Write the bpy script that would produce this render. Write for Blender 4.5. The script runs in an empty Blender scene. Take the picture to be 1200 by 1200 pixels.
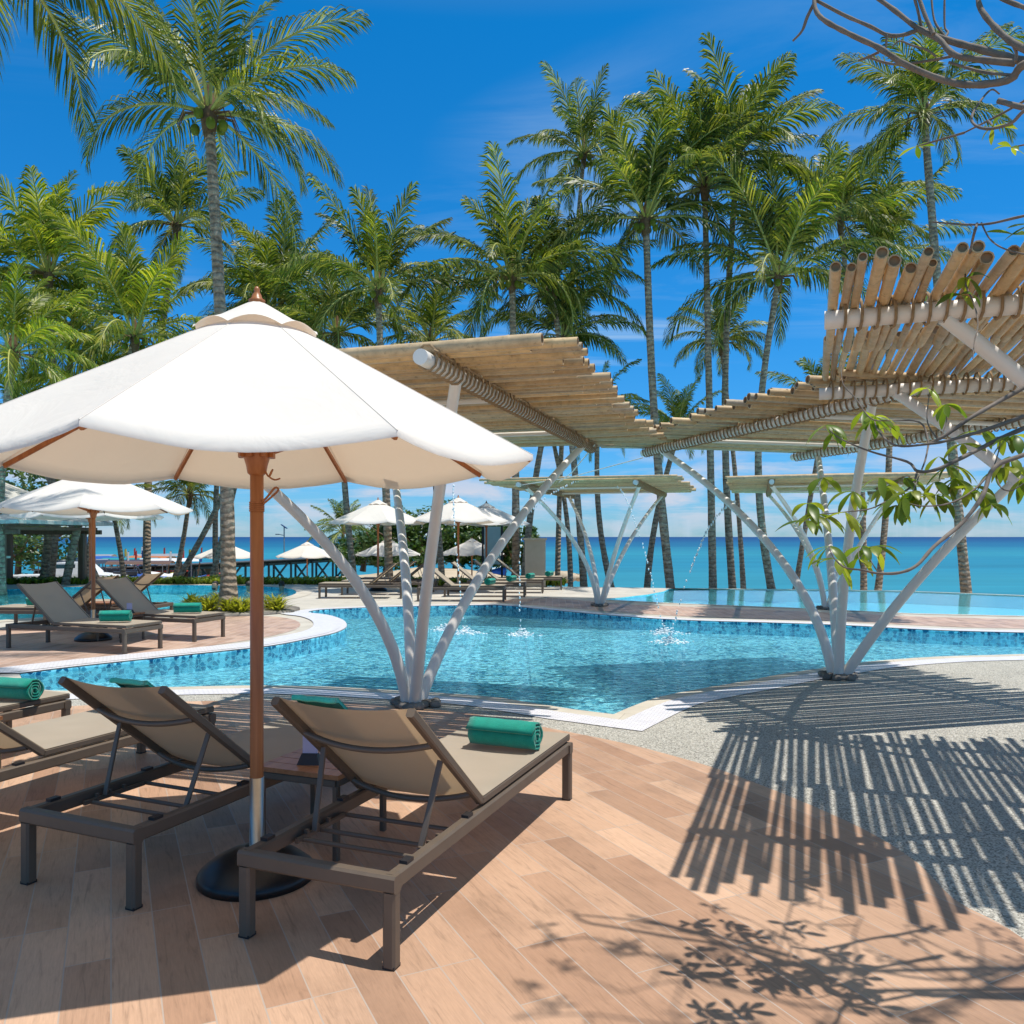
import bpy, math, random
from math import sin, cos, pi, radians
from mathutils import Vector as V, Matrix, Euler, noise as mnoise
from mathutils.geometry import tessellate_polygon
random.seed(7)
S = bpy.context.scene
COL = S.collection
F, HZ, H = 970.0, 629.0, 1.5          # photo focal length (px), horizon row, eye height

def at(px, py, Y):
    return V(((px-600)/F*Y, Y, H+(HZ-py)/F*Y))
def gr(px, py, z=0.0):
    Y = F*(H-z)/(py-HZ)
    return V(((px-600)/F*Y, Y, z))

# ------------------------------------------------------------------ materials
MATS = {}
class NT:
    def __init__(s, nt): s.nt = nt; s.n = nt.nodes; s.l = nt.links
    def add(s, t, **kw):
        n = s.n.new(t)
        for k, v in kw.items():
            if k == 'inp':
                for a, b in v.items():
                    if isinstance(b, bpy.types.NodeSocket): s.l.new(b, n.inputs[a])
                    else: n.inputs[a].default_value = b
            else: setattr(n, k, v)
        return n
    def ramp(s, fac, stops, interp='LINEAR'):
        n = s.n.new('ShaderNodeValToRGB'); s.l.new(fac, n.inputs[0])
        cr = n.color_ramp; cr.interpolation = interp
        while len(cr.elements) < len(stops): cr.elements.new(.5)
        for e, (p, c) in zip(cr.elements, stops):
            e.position = p; e.color = (c, c, c, 1) if not isinstance(c, tuple) else (*c, 1)
        return n.outputs[0]
    def mix(s, a, b, f, mode='MIX'):
        n = s.n.new('ShaderNodeMix'); n.data_type = 'RGBA'; n.blend_type = mode
        for i, v in ((0, f), (6, a), (7, b)):
            if isinstance(v, bpy.types.NodeSocket): s.l.new(v, n.inputs[i])
            else: n.inputs[i].default_value = (*v, 1) if isinstance(v, tuple) else v
        return n.outputs[2]
    def math(s, op, a, b=0.0):
        n = s.n.new('ShaderNodeMath'); n.operation = op
        for i, v in ((0, a), (1, b)):
            if isinstance(v, bpy.types.NodeSocket): s.l.new(v, n.inputs[i])
            else: n.inputs[i].default_value = v
        return n.outputs[0]
    def noise(s, vec, scale, detail=3, rough=.5, dist=0):
        return s.add('ShaderNodeTexNoise', inp={'Vector': vec, 'Scale': scale, 'Detail': detail, 'Roughness': rough, 'Distortion': dist}).outputs[0]
    def mapping(s, vec, loc=(0,0,0), rot=(0,0,0), scale=(1,1,1)):
        return s.add('ShaderNodeMapping', inp={'Vector': vec, 'Location': loc, 'Rotation': rot, 'Scale': scale}).outputs[0]
    def bump(s, h, strength=.3, dist=.01):
        return s.add('ShaderNodeBump', inp={'Height': h, 'Strength': strength, 'Distance': dist}).outputs[0]

def newmat(name):
    m = bpy.data.materials.new(name); m.use_nodes = True
    m.node_tree.nodes.clear(); t = NT(m.node_tree)
    t.out = t.add('ShaderNodeOutputMaterial'); MATS[name] = m
    t.co = t.add('ShaderNodeTexCoord').outputs['Object']
    t.geo = t.add('ShaderNodeNewGeometry')
    return m, t
def princ(t, base, rough=.6, bump=None, metallic=0.0, spec=.5, link=True, **kw):
    inp = {'Roughness': rough, 'Metallic': metallic, 'Specular IOR Level': spec}
    inp['Base Color'] = base if isinstance(base, bpy.types.NodeSocket) else (*base, 1)
    if bump is not None: inp['Normal'] = bump
    inp.update(kw)
    p = t.add('ShaderNodeBsdfPrincipled', inp=inp)
    if link: t.l.new(p.outputs[0], t.out.inputs[0])
    return p
def simple(name, col, rough=.6, metallic=0.0, var=.12, nscale=6, bumpd=.0, spec=.5):
    m, t = newmat(name)
    n = t.noise(t.co, nscale, 5, .6)
    f = t.ramp(n, [(.3, 1-var), (.7, 1+var*.3)])
    c = t.mix(col, f, 1.0, 'MULTIPLY')
    b = t.bump(t.noise(t.co, nscale*12, 3), .3, bumpd) if bumpd else None
    princ(t, c, rough, b, metallic, spec)
    return m
def sheer(t, col, trans, rough=.55, bump=None, spec=.3, tcol=None):
    p = princ(t, col, rough, bump, spec=spec, link=False)
    tr = t.add('ShaderNodeBsdfTranslucent')
    c = tcol if tcol is not None else col
    if isinstance(c, bpy.types.NodeSocket): t.l.new(c, tr.inputs[0])
    else: tr.inputs[0].default_value = (*c, 1)
    mx = t.add('ShaderNodeMixShader', inp={0: trans, 1: p.outputs[0], 2: tr.outputs[0]})
    t.l.new(mx.outputs[0], t.out.inputs[0])

# plank floor tiles
def plank_mat(name, ang, w, l, c1, c2, grout, gw=.0025, offset=.37):
    m, t = newmat(name)
    v = t.mapping(t.co, rot=(0, 0, ang))
    br = t.add('ShaderNodeTexBrick', offset=offset, offset_frequency=3, inp={'Vector': v, 'Color1': (0,0,0,1), 'Color2': (1,1,1,1),
        'Mortar': (.5,.5,.5,1), 'Scale': 1.0, 'Mortar Size': gw, 'Mortar Smooth': .1, 'Bias': 0, 'Brick Width': l, 'Row Height': w})
    seed = t.add('ShaderNodeVectorMath', operation='SCALE', inp={0: br.outputs[0], 3: 7.3}).outputs[0]
    gv = t.add('ShaderNodeVectorMath', operation='ADD', inp={0: t.mapping(v, scale=(2.2, 26, 1)), 1: seed}).outputs[0]
    grain = t.noise(gv, 1.6, 6, .62, 1.4)
    gcol = t.ramp(grain, [(.28, .70), (.45, 1.0), (.7, 1.08)])
    base = t.ramp(br.outputs[0], [(0, c1), (.35, tuple(a*.55+b*.45 for a, b in zip(c1, c2))), (.6, c2), (.8, tuple(x*.86 for x in c1)), (1, tuple(x*1.07 for x in c2))])
    base = t.mix(base, gcol, 1.0, 'MULTIPLY')
    fine = t.ramp(t.noise(t.mapping(v, scale=(14, 190, 1)), 1.0, 2, .6), [(.35, .93), (.65, 1.04)])
    base = t.mix(base, fine, 1.0, 'MULTIPLY')
    dirt = t.ramp(t.noise(t.co, 1.3, 7, .68), [(.36, .84), (.5, 1.0), (.65, 1.04)])
    base = t.mix(base, dirt, 1.0, 'MULTIPLY')
    col = t.mix(base, grout, br.outputs[1])
    rr = t.ramp(t.noise(t.co, 3.0, 4, .6), [(.3, .42), (.7, .6)])
    hgt = t.math('SUBTRACT', t.math('MULTIPLY', grain, .25), br.outputs[1])
    princ(t, col, rr, t.bump(hgt, .35, .002), spec=.35)
    return m
PL_ANG = -math.atan2(.90, -.436)
plank_mat('plank_tile', PL_ANG, .147, .90, (.385, .225, .142), (.575, .372, .248), (.42, .34, .28))
plank_mat('brick_tile', PL_ANG+.5, .15, .30, (.42, .27, .20), (.54, .37, .28), (.55, .45, .38), .006, .5)

def aggregate():
    m, t = newmat('pebble_aggregate')
    vo = t.add('ShaderNodeTexVoronoi', inp={'Vector': t.co, 'Scale': 120.0})
    bw = t.add('ShaderNodeRGBToBW', inp={0: vo.outputs['Color']}).outputs[0]
    c = t.ramp(bw, [(.2, (.20,.19,.165)), (.4, (.37,.35,.30)), (.65, (.50,.475,.415)), (.9, (.62,.59,.52))])
    big = t.ramp(t.noise(t.co, 1.3, 6, .65), [(.3, .86), (.7, 1.05)])
    c = t.mix(c, big, 1.0, 'MULTIPLY')
    d = t.ramp(vo.outputs['Distance'], [(0, 1.0), (.7, 0.0)])
    princ(t, c, .75, t.bump(d, .6, .004), spec=.3)
aggregate()
def stone(name, c1, c2, sc=2.0, rough=.6, tile=None, joint=(.45,.42,.38)):
    m, t = newmat(name)
    c = t.ramp(t.noise(t.co, sc, 7, .65), [(.3, c1), (.7, c2)])
    b = t.noise(t.co, 60, 3)
    if tile:
        br = t.add('ShaderNodeTexBrick', inp={'Vector': t.mapping(t.co, rot=(0,0,.35)), 'Color1': (.93,.93,.93,1), 'Color2': (1.04,1.04,1.04,1), 'Mortar': (.72,.7,.66,1),
            'Scale': 1.0, 'Mortar Size': .004, 'Brick Width': tile, 'Row Height': tile*.5})
        c = t.mix(c, br.outputs[0], 1.0, 'MULTIPLY')
    princ(t, c, rough, t.bump(b, .25, .002), spec=.35)
stone('white_mosaic', (.70,.68,.72), (.80,.78,.80), 5, .4, .06)
stone('limestone', (.50,.44,.35), (.62,.56,.46), 3, .6, .6)
stone('pale_concrete', (.46,.42,.36), (.58,.54,.47), 1.5, .7, .8)
stone('sand', (.42,.34,.24), (.56,.46,.34), 1.0, .9)
stone('rock', (.10,.09,.08), (.30,.27,.23), 4.0, .85)
stone('wall_render', (.42,.40,.36), (.52,.50,.46), 2.0, .8)

def pool_floor(name, ca, cb, cc, sc=34, dist=.012):
    m, t = newmat(name)
    nv = t.add('ShaderNodeTexNoise', inp={'Vector': t.co, 'Scale': 9.0, 'Detail': 2.0})
    d = t.add('ShaderNodeVectorMath', operation='SCALE', inp={0: nv.outputs['Color'], 3: dist*7}).outputs[0]
    v = t.add('ShaderNodeVectorMath', operation='ADD', inp={0: t.co, 1: d}).outputs[0]
    vo = t.add('ShaderNodeTexVoronoi', feature='F1', inp={'Vector': v, 'Scale': float(sc), 'Randomness': .75})
    bw = t.add('ShaderNodeRGBToBW', inp={0: vo.outputs['Color']}).outputs[0]
    c = t.ramp(bw, [(.26, ca), (.48, cb), (.72, cc)])
    light_net = t.add('ShaderNodeTexVoronoi', feature='DISTANCE_TO_EDGE', inp={'Vector': v, 'Scale': float(sc), 'Randomness': .75})
    e = t.ramp(light_net.outputs[0], [(.0, .9), (.13, 0.0)])
    c = t.mix(c, cc, e)  # pale net along cell edges: rippling sunlight put into the floor tile colour
    princ(t, c, .4, spec=.2)
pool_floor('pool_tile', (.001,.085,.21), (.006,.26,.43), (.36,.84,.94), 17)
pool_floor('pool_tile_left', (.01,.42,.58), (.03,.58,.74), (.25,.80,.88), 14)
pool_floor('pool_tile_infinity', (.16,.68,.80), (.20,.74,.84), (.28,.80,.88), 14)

def water_mat(name, tint, bscale, bdist, refr=.55, gl=1.0, rough=.02):
    m, t = newmat(name)
    v = t.mapping(t.co, scale=(1, 1.25, 1))
    n = t.noise(v, bscale, 3, .55, .6); n2 = t.noise(v, bscale*3.3, 2, .5, .4)
    h = t.math('ADD', n, t.math('MULTIPLY', n2, .35))
    b = t.bump(h, 1.0, bdist)
    tr = t.add('ShaderNodeBsdfTransparent', inp={0: (*tint, 1)})
    rf = t.add('ShaderNodeBsdfRefraction', inp={'Color': (*tint, 1), 'Roughness': .0, 'IOR': 1.33, 'Normal': b})
    mx = t.add('ShaderNodeMixShader', inp={0: refr, 1: tr.outputs[0], 2: rf.outputs[0]})
    g = t.add('ShaderNodeBsdfGlossy', inp={'Color': (gl*gl, gl, min(1, gl*1.15), 1), 'Roughness': rough, 'Normal': b})
    fr = t.add('ShaderNodeFresnel', inp={'IOR': 1.33, 'Normal': b})
    m2 = t.add('ShaderNodeMixShader', inp={0: fr.outputs[0], 1: mx.outputs[0], 2: g.outputs[0]})
    t.l.new(m2.outputs[0], t.out.inputs[0])
    return m
water_mat('pool_water', (.90,.99,1.0), 6.5, .028, .25, .6)
water_mat('calm_water', (.93,.99,1.0), 3.0, .004, .3, .8)
def sea_mat():
    m, t = newmat('sea_water')
    sep = t.add('ShaderNodeSeparateXYZ', inp={0: t.co})
    y = t.math('ADD', sep.outputs[1], t.math('MULTIPLY', t.noise(t.mapping(t.co, scale=(.004, .02, 1)), 1.0, 4, .6), 130.0))
    f = t.math('DIVIDE', y, 1500.0)
    c = t.ramp(f, [(.02, (.045,.30,.34)), (.06, (.032,.255,.315)), (.10, (.012,.18,.27)), (.15, (.020,.215,.29)), (.22, (.006,.12,.22)), (.45, (.003,.07,.18)), (1, (.002,.045,.15))])
    pat = t.ramp(t.noise(t.mapping(t.co, scale=(.03, .16, 1)), 1.0, 5, .65), [(.35, .86), (.65, 1.08)])
    c = t.mix(c, pat, 1.0, 'MULTIPLY')
    b = t.bump(t.noise(t.mapping(t.co, scale=(.35, 1.1, 1)), 1.0, 5, .65), .8, .35)
    df = t.add('ShaderNodeBsdfDiffuse', inp={'Color': c})
    g = t.add('ShaderNodeBsdfGlossy', inp={'Color': (.8,.9,1,1), 'Roughness': .28, 'Normal': b})
    mx = t.add('ShaderNodeMixShader', inp={0: .16, 1: df.outputs[0], 2: g.outputs[0]})
    t.l.new(mx.outputs[0], t.out.inputs[0])
sea_mat()
def leaf_mat(name, c1, c2, c3, trans=.35, rough=.35, spec=.6):
    m, t = newmat(name)
    r = t.geo.outputs['Random Per Island']
    c = t.ramp(r, [(0, c1), (.55, c2), (1, c3)])
    big = t.ramp(t.noise(t.co, .9, 3), [(.3, .6), (.7, 1.25)])
    c = t.mix(c, big, 1.0, 'MULTIPLY')
    tc = t.mix(c, (1.5,1.6,.55), 1.0, 'MULTIPLY')
    sheer(t, c, trans, rough, None, spec, tc)
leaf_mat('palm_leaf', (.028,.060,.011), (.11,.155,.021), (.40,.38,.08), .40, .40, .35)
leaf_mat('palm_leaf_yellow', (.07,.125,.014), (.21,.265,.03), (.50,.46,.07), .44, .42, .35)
leaf_mat('broad_leaf', (.03,.08,.02), (.06,.12,.025), (.10,.16,.03), .25, .4, .5)
leaf_mat('frangipani_leaf', (.09,.16,.018), (.17,.25,.025), (.34,.37,.05), .5, .35, .45)
leaf_mat('ground_cover', (.12,.18,.02), (.22,.28,.03), (.34,.36,.05), .35, .5, .4)
leaf_mat('spiky_leaf', (.25,.26,.03), (.38,.38,.05), (.50,.46,.10), .4, .4, .4)
simple('frond_rib', (.42,.42,.10), .5, var=.25)
def trunk_mat():
    m, t = newmat('palm_bark')
    sep = t.add('ShaderNodeSeparateXYZ', inp={0: t.co})
    ring = t.add('ShaderNodeTexWave', wave_type='BANDS', bands_direction='Z', inp={'Vector': t.co, 'Scale': 2.2, 'Distortion': 6.0, 'Detail': 3.0, 'Detail Scale': 1.4}).outputs['Fac']
    n = t.noise(t.co, 7, 6, .7)
    c = t.ramp(n, [(.3, (.17,.12,.08)), (.5, (.37,.275,.19)), (.7, (.56,.45,.33))])
    c = t.mix(c, t.ramp(ring, [(.0, .6), (.2, 1.0), (1, 1.04)]), 1.0, 'MULTIPLY')
    c = t.mix(c, t.ramp(t.geo.outputs['Random Per Island'], [(0, .75), (1, 1.15)]), 1.0, 'MULTIPLY')
    princ(t, c, .9, t.bump(t.math('ADD', ring, n), .8, .03), spec=.2)
trunk_mat()
simple('fibre', (.20,.12,.06), .95, var=.5, nscale=14, bumpd=.02)
simple('branch_bark', (.20,.155,.12), .8, var=.45, nscale=16, bumpd=.004)
def bamboo_mat(name, k=1.0):
    m, t = newmat(name)
    r = t.geo.outputs['Random Per Island']
    c = t.ramp(r, [(0, (.42*k,.275*k,.135*k)), (.3, (.64*k,.45*k,.23*k)), (.7, (.56*k,.38*k,.19*k)), (.85, (.44*k,.35*k,.24*k)), (1, (.74*k,.54*k,.29*k))])
    n = t.ramp(t.noise(t.co, 9, 6, .7), [(.3, .72), (.6, 1.06)])
    c = t.mix(c, n, 1.0, 'MULTIPLY')
    c = t.mix(c, t.ramp(t.noise(t.co, 26, 4, .7), [(.33, .70), (.42, 1.0), (.6, 1.04)]), 1.0, 'MULTIPLY')
    princ(t, c, .5, t.bump(t.noise(t.co, 60, 3), .2, .003), spec=.4)
bamboo_mat('bamboo')
simple('bamboo_inside', (.38,.25,.14), .9, var=.3)
simple('rope', (.36,.24,.13), .95, var=.35, nscale=40, bumpd=.003)
simple('white_paint', (.80,.75,.68), .4, var=.06, nscale=3)
simple('bronze_frame', (.125,.094,.068), .5, metallic=.0, var=.12, nscale=9)
simple('black_plastic', (.012,.012,.013), .35, var=.2)
simple('dark_cap', (.015,.015,.018), .5)
simple('steel', (.50,.47,.42), .28, metallic=1.0, var=.12, nscale=20)
simple('splash_white', (.85,.88,.9), .3, var=.03)
def sling_mat():
    m, t = newmat('sling_fabric')
    w = t.add('ShaderNodeTexWave', bands_direction='X', inp={'Vector': t.co, 'Scale': 95.0}).outputs['Fac']
    w2 = t.add('ShaderNodeTexWave', bands_direction='Y', inp={'Vector': t.co, 'Scale': 95.0}).outputs['Fac']
    n = t.ramp(t.noise(t.co, 3, 5), [(.3, .92), (.7, 1.04)])
    c = t.mix((.50,.43,.34), n, 1.0, 'MULTIPLY')
    sheer(t, c, .30, .75, t.bump(t.math('ADD', w, w2), .3, .001), .2, (.50,.35,.20))
sling_mat()
def canvas_mat():
    m, t = newmat('canvas')
    n = t.ramp(t.noise(t.co, 2.2, 5, .6), [(.3, .95), (.7, 1.0)])
    c = t.mix((.86,.82,.755), n, 1.0, 'MULTIPLY')
    b = t.bump(t.noise(t.co, 4.0, 4, .6, .6), .35, .03)
    sheer(t, c, .27, .8, b, .1, (.86,.66,.47))
canvas_mat()
def wood_mat(name, c1, c2, ax='Z'):
    m, t = newmat(name)
    sc = {'Z': (26, 26, 1.5), 'X': (1.5, 26, 26), 'Y': (26, 1.5, 26)}[ax]
    n = t.noise(t.mapping(t.co, scale=sc), 1.0, 6, .6, .8)
    c = t.ramp(n, [(.3, c1), (.7, c2)])
    princ(t, c, .38, t.bump(n, .2, .002), spec=.45)
wood_mat('varnished_wood', (.27,.082,.022), (.43,.16,.05))
wood_mat('table_wood', (.27,.105,.04), (.42,.19,.085), 'Y')
wood_mat('brown_wood', (.10,.055,.03), (.19,.105,.06))
wood_mat('pier_wood', (.04,.034,.03), (.11,.095,.08), 'X')
wood_mat('tan_wood', (.35,.20,.09), (.5,.30,.15))
def towel_mat(name, col):
    m, t = newmat(name)
    n = t.noise(t.co, 420, 2, .6); n2 = t.noise(t.co, 14, 4)
    c = t.mix(col, t.ramp(n, [(.3, .7), (.7, 1.15)]), 1.0, 'MULTIPLY')
    c = t.mix(c, t.ramp(n2, [(.3, .85), (.7, 1.08)]), 1.0, 'MULTIPLY')
    princ(t, c, .95, t.bump(t.math('ADD', n, n2), .7, .004), spec=.1, **{'Sheen Weight': .3})
towel_mat('green_towel', (.010,.30,.215))
towel_mat('pale_green_towel', (.05,.56,.43))
simple('skin', (.42,.24,.16), .5, var=.1, nscale=20)
simple('hair', (.02,.014,.01), .6, var=.3, nscale=60)
for nm, c in dict(red=(.5,.04,.03), blue=(.03,.10,.38), white=(.75,.75,.75), grey=(.3,.31,.33), dark=(.04,.04,.05), teal=(.03,.28,.30), orange=(.55,.18,.03), navy=(.02,.04,.14), yellow=(.6,.45,.05), lilac=(.55,.50,.66)).items():
    simple('paint_'+nm, c, .4, var=.15)
simple('tyre', (.02,.02,.02), .9)
simple('window_glass', (.02,.03,.04), .08, spec=.9)
simple('roof_shingle', (.55,.53,.48), .85, var=.3, nscale=9, bumpd=.01)
simple('board_green', (.42,.50,.44), .5, var=.1)

# ------------------------------------------------------------------ mesh builder
class MB:
    def __init__(s): s.v = []; s.f = []; s.mi = []; s.sm = []; s.k = 0; s.smooth = False
    def add(s, vs, fs, smooth=None):
        b = len(s.v); s.v += [tuple(p) for p in vs]
        for f in fs:
            s.f.append([b+i for i in f]); s.mi.append(s.k); s.sm.append(s.smooth if smooth is None else smooth)
    def box(s, c, d, M=None):
        c = V(c); x, y, z = d[0]/2, d[1]/2, d[2]/2
        vs = [V(p) for p in ((-x,-y,-z),(x,-y,-z),(x,y,-z),(-x,y,-z),(-x,-y,z),(x,-y,z),(x,y,z),(-x,y,z))]
        if M is not None: vs = [M @ p for p in vs]
        s.add([c+p for p in vs], [(3,2,1,0),(4,5,6,7),(0,1,5,4),(1,2,6,5),(2,3,7,6),(3,0,4,7)], False)
    def bar(s, a, b, w, h, up=(0,0,1), bev=0):
        a, b = V(a), V(b); d = (b-a); L = d.length; d.normalize(); up = V(up)
        x = d.cross(up)
        if x.length < 1e-4: x = d.cross(V((1,0,0)))
        x.normalize(); u = x.cross(d).normalized()
        bv = min(w, h)*.18 if bev == 0 else bev
        prof = [(-w/2+bv,-h/2),(w/2-bv,-h/2),(w/2,-h/2+bv),(w/2,h/2-bv),(w/2-bv,h/2),(-w/2+bv,h/2),(-w/2,h/2-bv),(-w/2,-h/2+bv)]
        vs = [a+x*p+u*q for p, q in prof]+[b+x*p+u*q for p, q in prof]
        fs = [(i,(i+1)%8,8+(i+1)%8,8+i) for i in range(8)]+[tuple(range(7,-1,-1)), tuple(range(8,16))]
        s.add(vs, fs, False)
    def tube(s, pts, rs, n=10, caps=True, smooth=True, squash=None):
        pts = [V(p) for p in pts]; m = len(pts)
        if not isinstance(rs, (list, tuple)): rs = [rs]*m
        t0 = (pts[1]-pts[0]).normalized()
        x = t0.cross(V((0,0,1)));
        if x.length < .05: x = t0.cross(V((0,1,0)))
        x.normalize(); vs = []
        for i in range(m):
            t = (pts[min(i+1,m-1)]-pts[max(i-1,0)]).normalized()
            x = (x-t*x.dot(t)).normalized(); y = t.cross(x)
            for k in range(n):
                a = 2*pi*k/n; vs.append(pts[i]+(x*cos(a)+y*sin(a))*rs[i])
        fs = [(i*n+k, i*n+(k+1)%n, (i+1)*n+(k+1)%n, (i+1)*n+k) for i in range(m-1) for k in range(n)]
        s.add(vs, fs, smooth)
        if caps: s.add(vs[:n], [tuple(range(n-1,-1,-1))], False); s.add(vs[-n:], [tuple(range(n))], False)
    def lathe(s, prof, n=24, c=(0,0,0), smooth=True):
        c = V(c); vs = []
        for r, z in prof:
            for k in range(n): vs.append(c+V((r*cos(2*pi*k/n), r*sin(2*pi*k/n), z)))
        fs = [(i*n+k, i*n+(k+1)%n, (i+1)*n+(k+1)%n, (i+1)*n+k) for i in range(len(prof)-1) for k in range(n)]
        s.add(vs, fs, smooth)
    def ball(s, c, r, nu=10, nv=7, sc=(1,1,1), jit=0, rnd=random):
        c = V(c); vs = []
        for i in range(nv+1):
            th = pi*i/nv
            for k in range(nu):
                a = 2*pi*k/nu; j = 1+rnd.uniform(-jit, jit)
                vs.append(c+V((r*sc[0]*sin(th)*cos(a)*j, r*sc[1]*sin(th)*sin(a)*j, r*sc[2]*cos(th)*j)))
        s.add(vs, [(i*nu+k, (i+1)*nu+k, (i+1)*nu+(k+1)%nu, i*nu+(k+1)%nu) for i in range(nv) for k in range(nu)], True)
    def build(s, name, mat, parent=None, loc=None, rz=0):
        me = bpy.data.meshes.new(name); me.from_pydata(s.v, [], s.f); me.validate()
        mats = mat if isinstance(mat, (list, tuple)) else [mat]
        for m in mats: me.materials.append(MATS[m])
        if len(me.polygons) == len(s.f):
            me.polygons.foreach_set('use_smooth', s.sm)
            me.polygons.foreach_set('material_index', s.mi)
        me.update()
        return link(name, me, parent, loc, rz)
def link(name, me, parent=None, loc=None, rz=0):
    o = bpy.data.objects.new(name, me); COL.objects.link(o)
    if parent: o.parent = parent
    if loc is not None: o.location = loc
    if rz: o.rotation_euler.z = rz
    return o
def tag(o, label=None, cat=None, group=None, kind=None):
    if label: o['label'] = label
    if cat: o['category'] = cat
    if group: o['group'] = group
    if kind: o['kind'] = kind
    return o
def empty(name, loc=(0,0,0), rz=0, label=None, cat=None, group=None):
    o = bpy.data.objects.new(name, None); COL.objects.link(o); o.location = loc; o.rotation_euler.z = rz
    o.empty_display_size = .1
    return tag(o, label, cat, group)
KIDS = {}
def copy_tree(o, parent=None):
    c = o.copy(); COL.objects.link(c); c.parent = parent
    for ch in list(o.children): copy_tree(ch, c)
    return c
def subd(pts, n=3, closed=False):
    """Catmull-Rom resample"""
    pts = [V(p) for p in pts]; m = len(pts); out = []
    rng = range(m) if closed else range(m-1)
    for i in rng:
        g = lambda j: pts[j % m] if closed else pts[max(0, min(m-1, j))]
        p0, p1, p2, p3 = g(i-1), g(i), g(i+1), g(i+2)
        for k in range(n):
            t = k/n
            out.append(.5*((2*p1)+(p2-p0)*t+(2*p0-5*p1+4*p2-p3)*t*t+(3*p1-p0-3*p2+p3)*t**3))
    if not closed: out.append(pts[-1])
    return out

# ------------------------------------------------------------------ ground, pools
def px(lst, z=0.0): return [gr(a, b, z) for a, b in lst]
def sheet(name, loops, z, mat, kind='structure'):
    ls = [[V((p.x, p.y, 0)) for p in l] for l in loops]
    flat = [p for l in ls for p in l]
    tris = tessellate_polygon(ls)
    fs = []
    for a, b, c in tris:
        n = (flat[b]-flat[a]).cross(flat[c]-flat[a])
        fs.append((a, b, c) if n.z > 0 else (a, c, b))
    mb = MB(); mb.add([(p.x, p.y, z) for p in flat], fs, False)
    o = mb.build(name, mat); o['kind'] = kind
    return o
def area(l): return sum(a.x*b.y-b.x*a.y for a, b in zip(l, l[1:]+l[:1]))/2
def offset(l, d):
    """offset a closed loop outwards by d"""
    s = 1 if area(l) > 0 else -1; n = len(l); out = []
    for i in range(n):
        a, b, c = l[i-1], l[i], l[(i+1) % n]
        e1 = (b-a).normalized(); e2 = (c-b).normalized()
        n1 = V((e1.y, -e1.x, 0))*s; n2 = V((e2.y, -e2.x, 0))*s
        m = (n1+n2); m = m.normalized() if m.length > .1 else n1
        out.append(b+m*d/max(.55, m.dot(n1)))
    return out
def ribbon(name, l, d0, d1, z, mat, i0=0, i1=None):
    a, b = offset(l, d0), offset(l, d1); n = len(l); i1 = n if i1 is None else i1
    mb = MB(); idx = [i % n for i in range(i0, i1+1)]
    vs = [(a[i].x, a[i].y, z) for i in idx]+[(b[i].x, b[i].y, z) for i in idx]; m = len(idx)
    s = area(l) > 0
    mb.add(vs, [((k, m+k, m+k+1, k+1) if s else (k, k+1, m+k+1, m+k)) for k in range(m-1)], False)
    o = mb.build(name, mat); o['kind'] = 'structure'; return o
def basin(name, loop, depth, zt, mat, fl=None):
    n = len(loop); mb = MB()
    vs = [(p.x, p.y, zt) for p in loop]+[(p.x, p.y, -depth) for p in loop]
    s = area(loop) > 0
    mb.add(vs, [((k, (k+1) % n, n+(k+1) % n, n+k) if not s else (k, n+k, n+(k+1) % n, (k+1) % n)) for k in range(n)], False)
    flat = [V((p.x, p.y, 0)) for p in loop]
    tr = tessellate_polygon([flat])
    mb.add([(p.x, p.y, -depth) for p in flat], [((a, b, c) if (flat[b]-flat[a]).cross(flat[c]-flat[a]).z > 0 else (a, c, b)) for a, b, c in tr], False)
    o = mb.build(name, mat); o['kind'] = 'structure'; return o

A_back = [(23,790),(70,784),(133,777),(200,770),(267,763),(320,757),(367,748),(393,742),(406,735),(402,727),(384,721),(361,718),(374,715),(400,713.5),(450,711.5),(500,710.5),(583,709.5),(633,714),(717,721.5),(800,727),(900,730),(987,733),(1060,737),(1127,740),(1250,743),(1400,746)]
A_front = [(1400,759),(1200,767),(1100,770),(1017,776),(967,783),(920,790),(867,800),(820,808),(775,817),(745,827),(719,838)]
A_left = [(671,832),(620,824),(580,818),(520,813),(450,809),(400,806),(310,804),(200,806),(100,810),(50,809),(28,801)]
def smooth_seg(l, n=3): return subd(px(l), n)
poolA = smooth_seg(A_back)+smooth_seg(A_front)+smooth_seg(A_left)
def dedupe(l):
    o = []
    for p in l:
        if not o or (p-o[-1]).length > .02: o.append(p)
    if (o[0]-o[-1]).length < .02: o.pop()
    return o
poolA = dedupe(poolA)
B_px = [(-420,752),(-150,738),(0,727),(60,723),(120,719),(180,715),(258,709),(308,704),(334,700),(346,696),(346,692.5),(336,689.5),(300,687),(240,686),(180,686),(100,687.5),(0,691),(-200,696),(-420,700)]
poolB = dedupe(subd(px(B_px), 3, True))
C_px = [(704,702.5),(740,704.5),(800,707.5),(930,712.5),(1067,719),(1200,722),(1450,728),(1450,701),(1200,697.5),(1133,695),(1060,692.3),(950,690.6),(860,689.8),(790,689.2),(783,690.5),(778,693),(760,696.5),(730,700)]
poolC = dedupe(px(C_px))
far_edge = px([(1500,702.3),(1200,698.0),(1133,695.4),(1060,692.7),(950,691),(860,690.2),(780,689.2),(720,688.2),(640,687.2),(560,686.6)])
far_edge = [p for p in far_edge]
outer = [V((-22,-4,0)), V((16,-4,0)), V((16,far_edge[0].y,0))]
outer += [V((p.x, p.y+.0, 0)) for p in far_edge if p.x < 15.5]
outer += [V((-2.0,27.5,0)), V((-22,27.5,0))]
sheet('terrace_ground', [outer, poolA, poolB, poolC], 0, 'pale_concrete')
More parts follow.
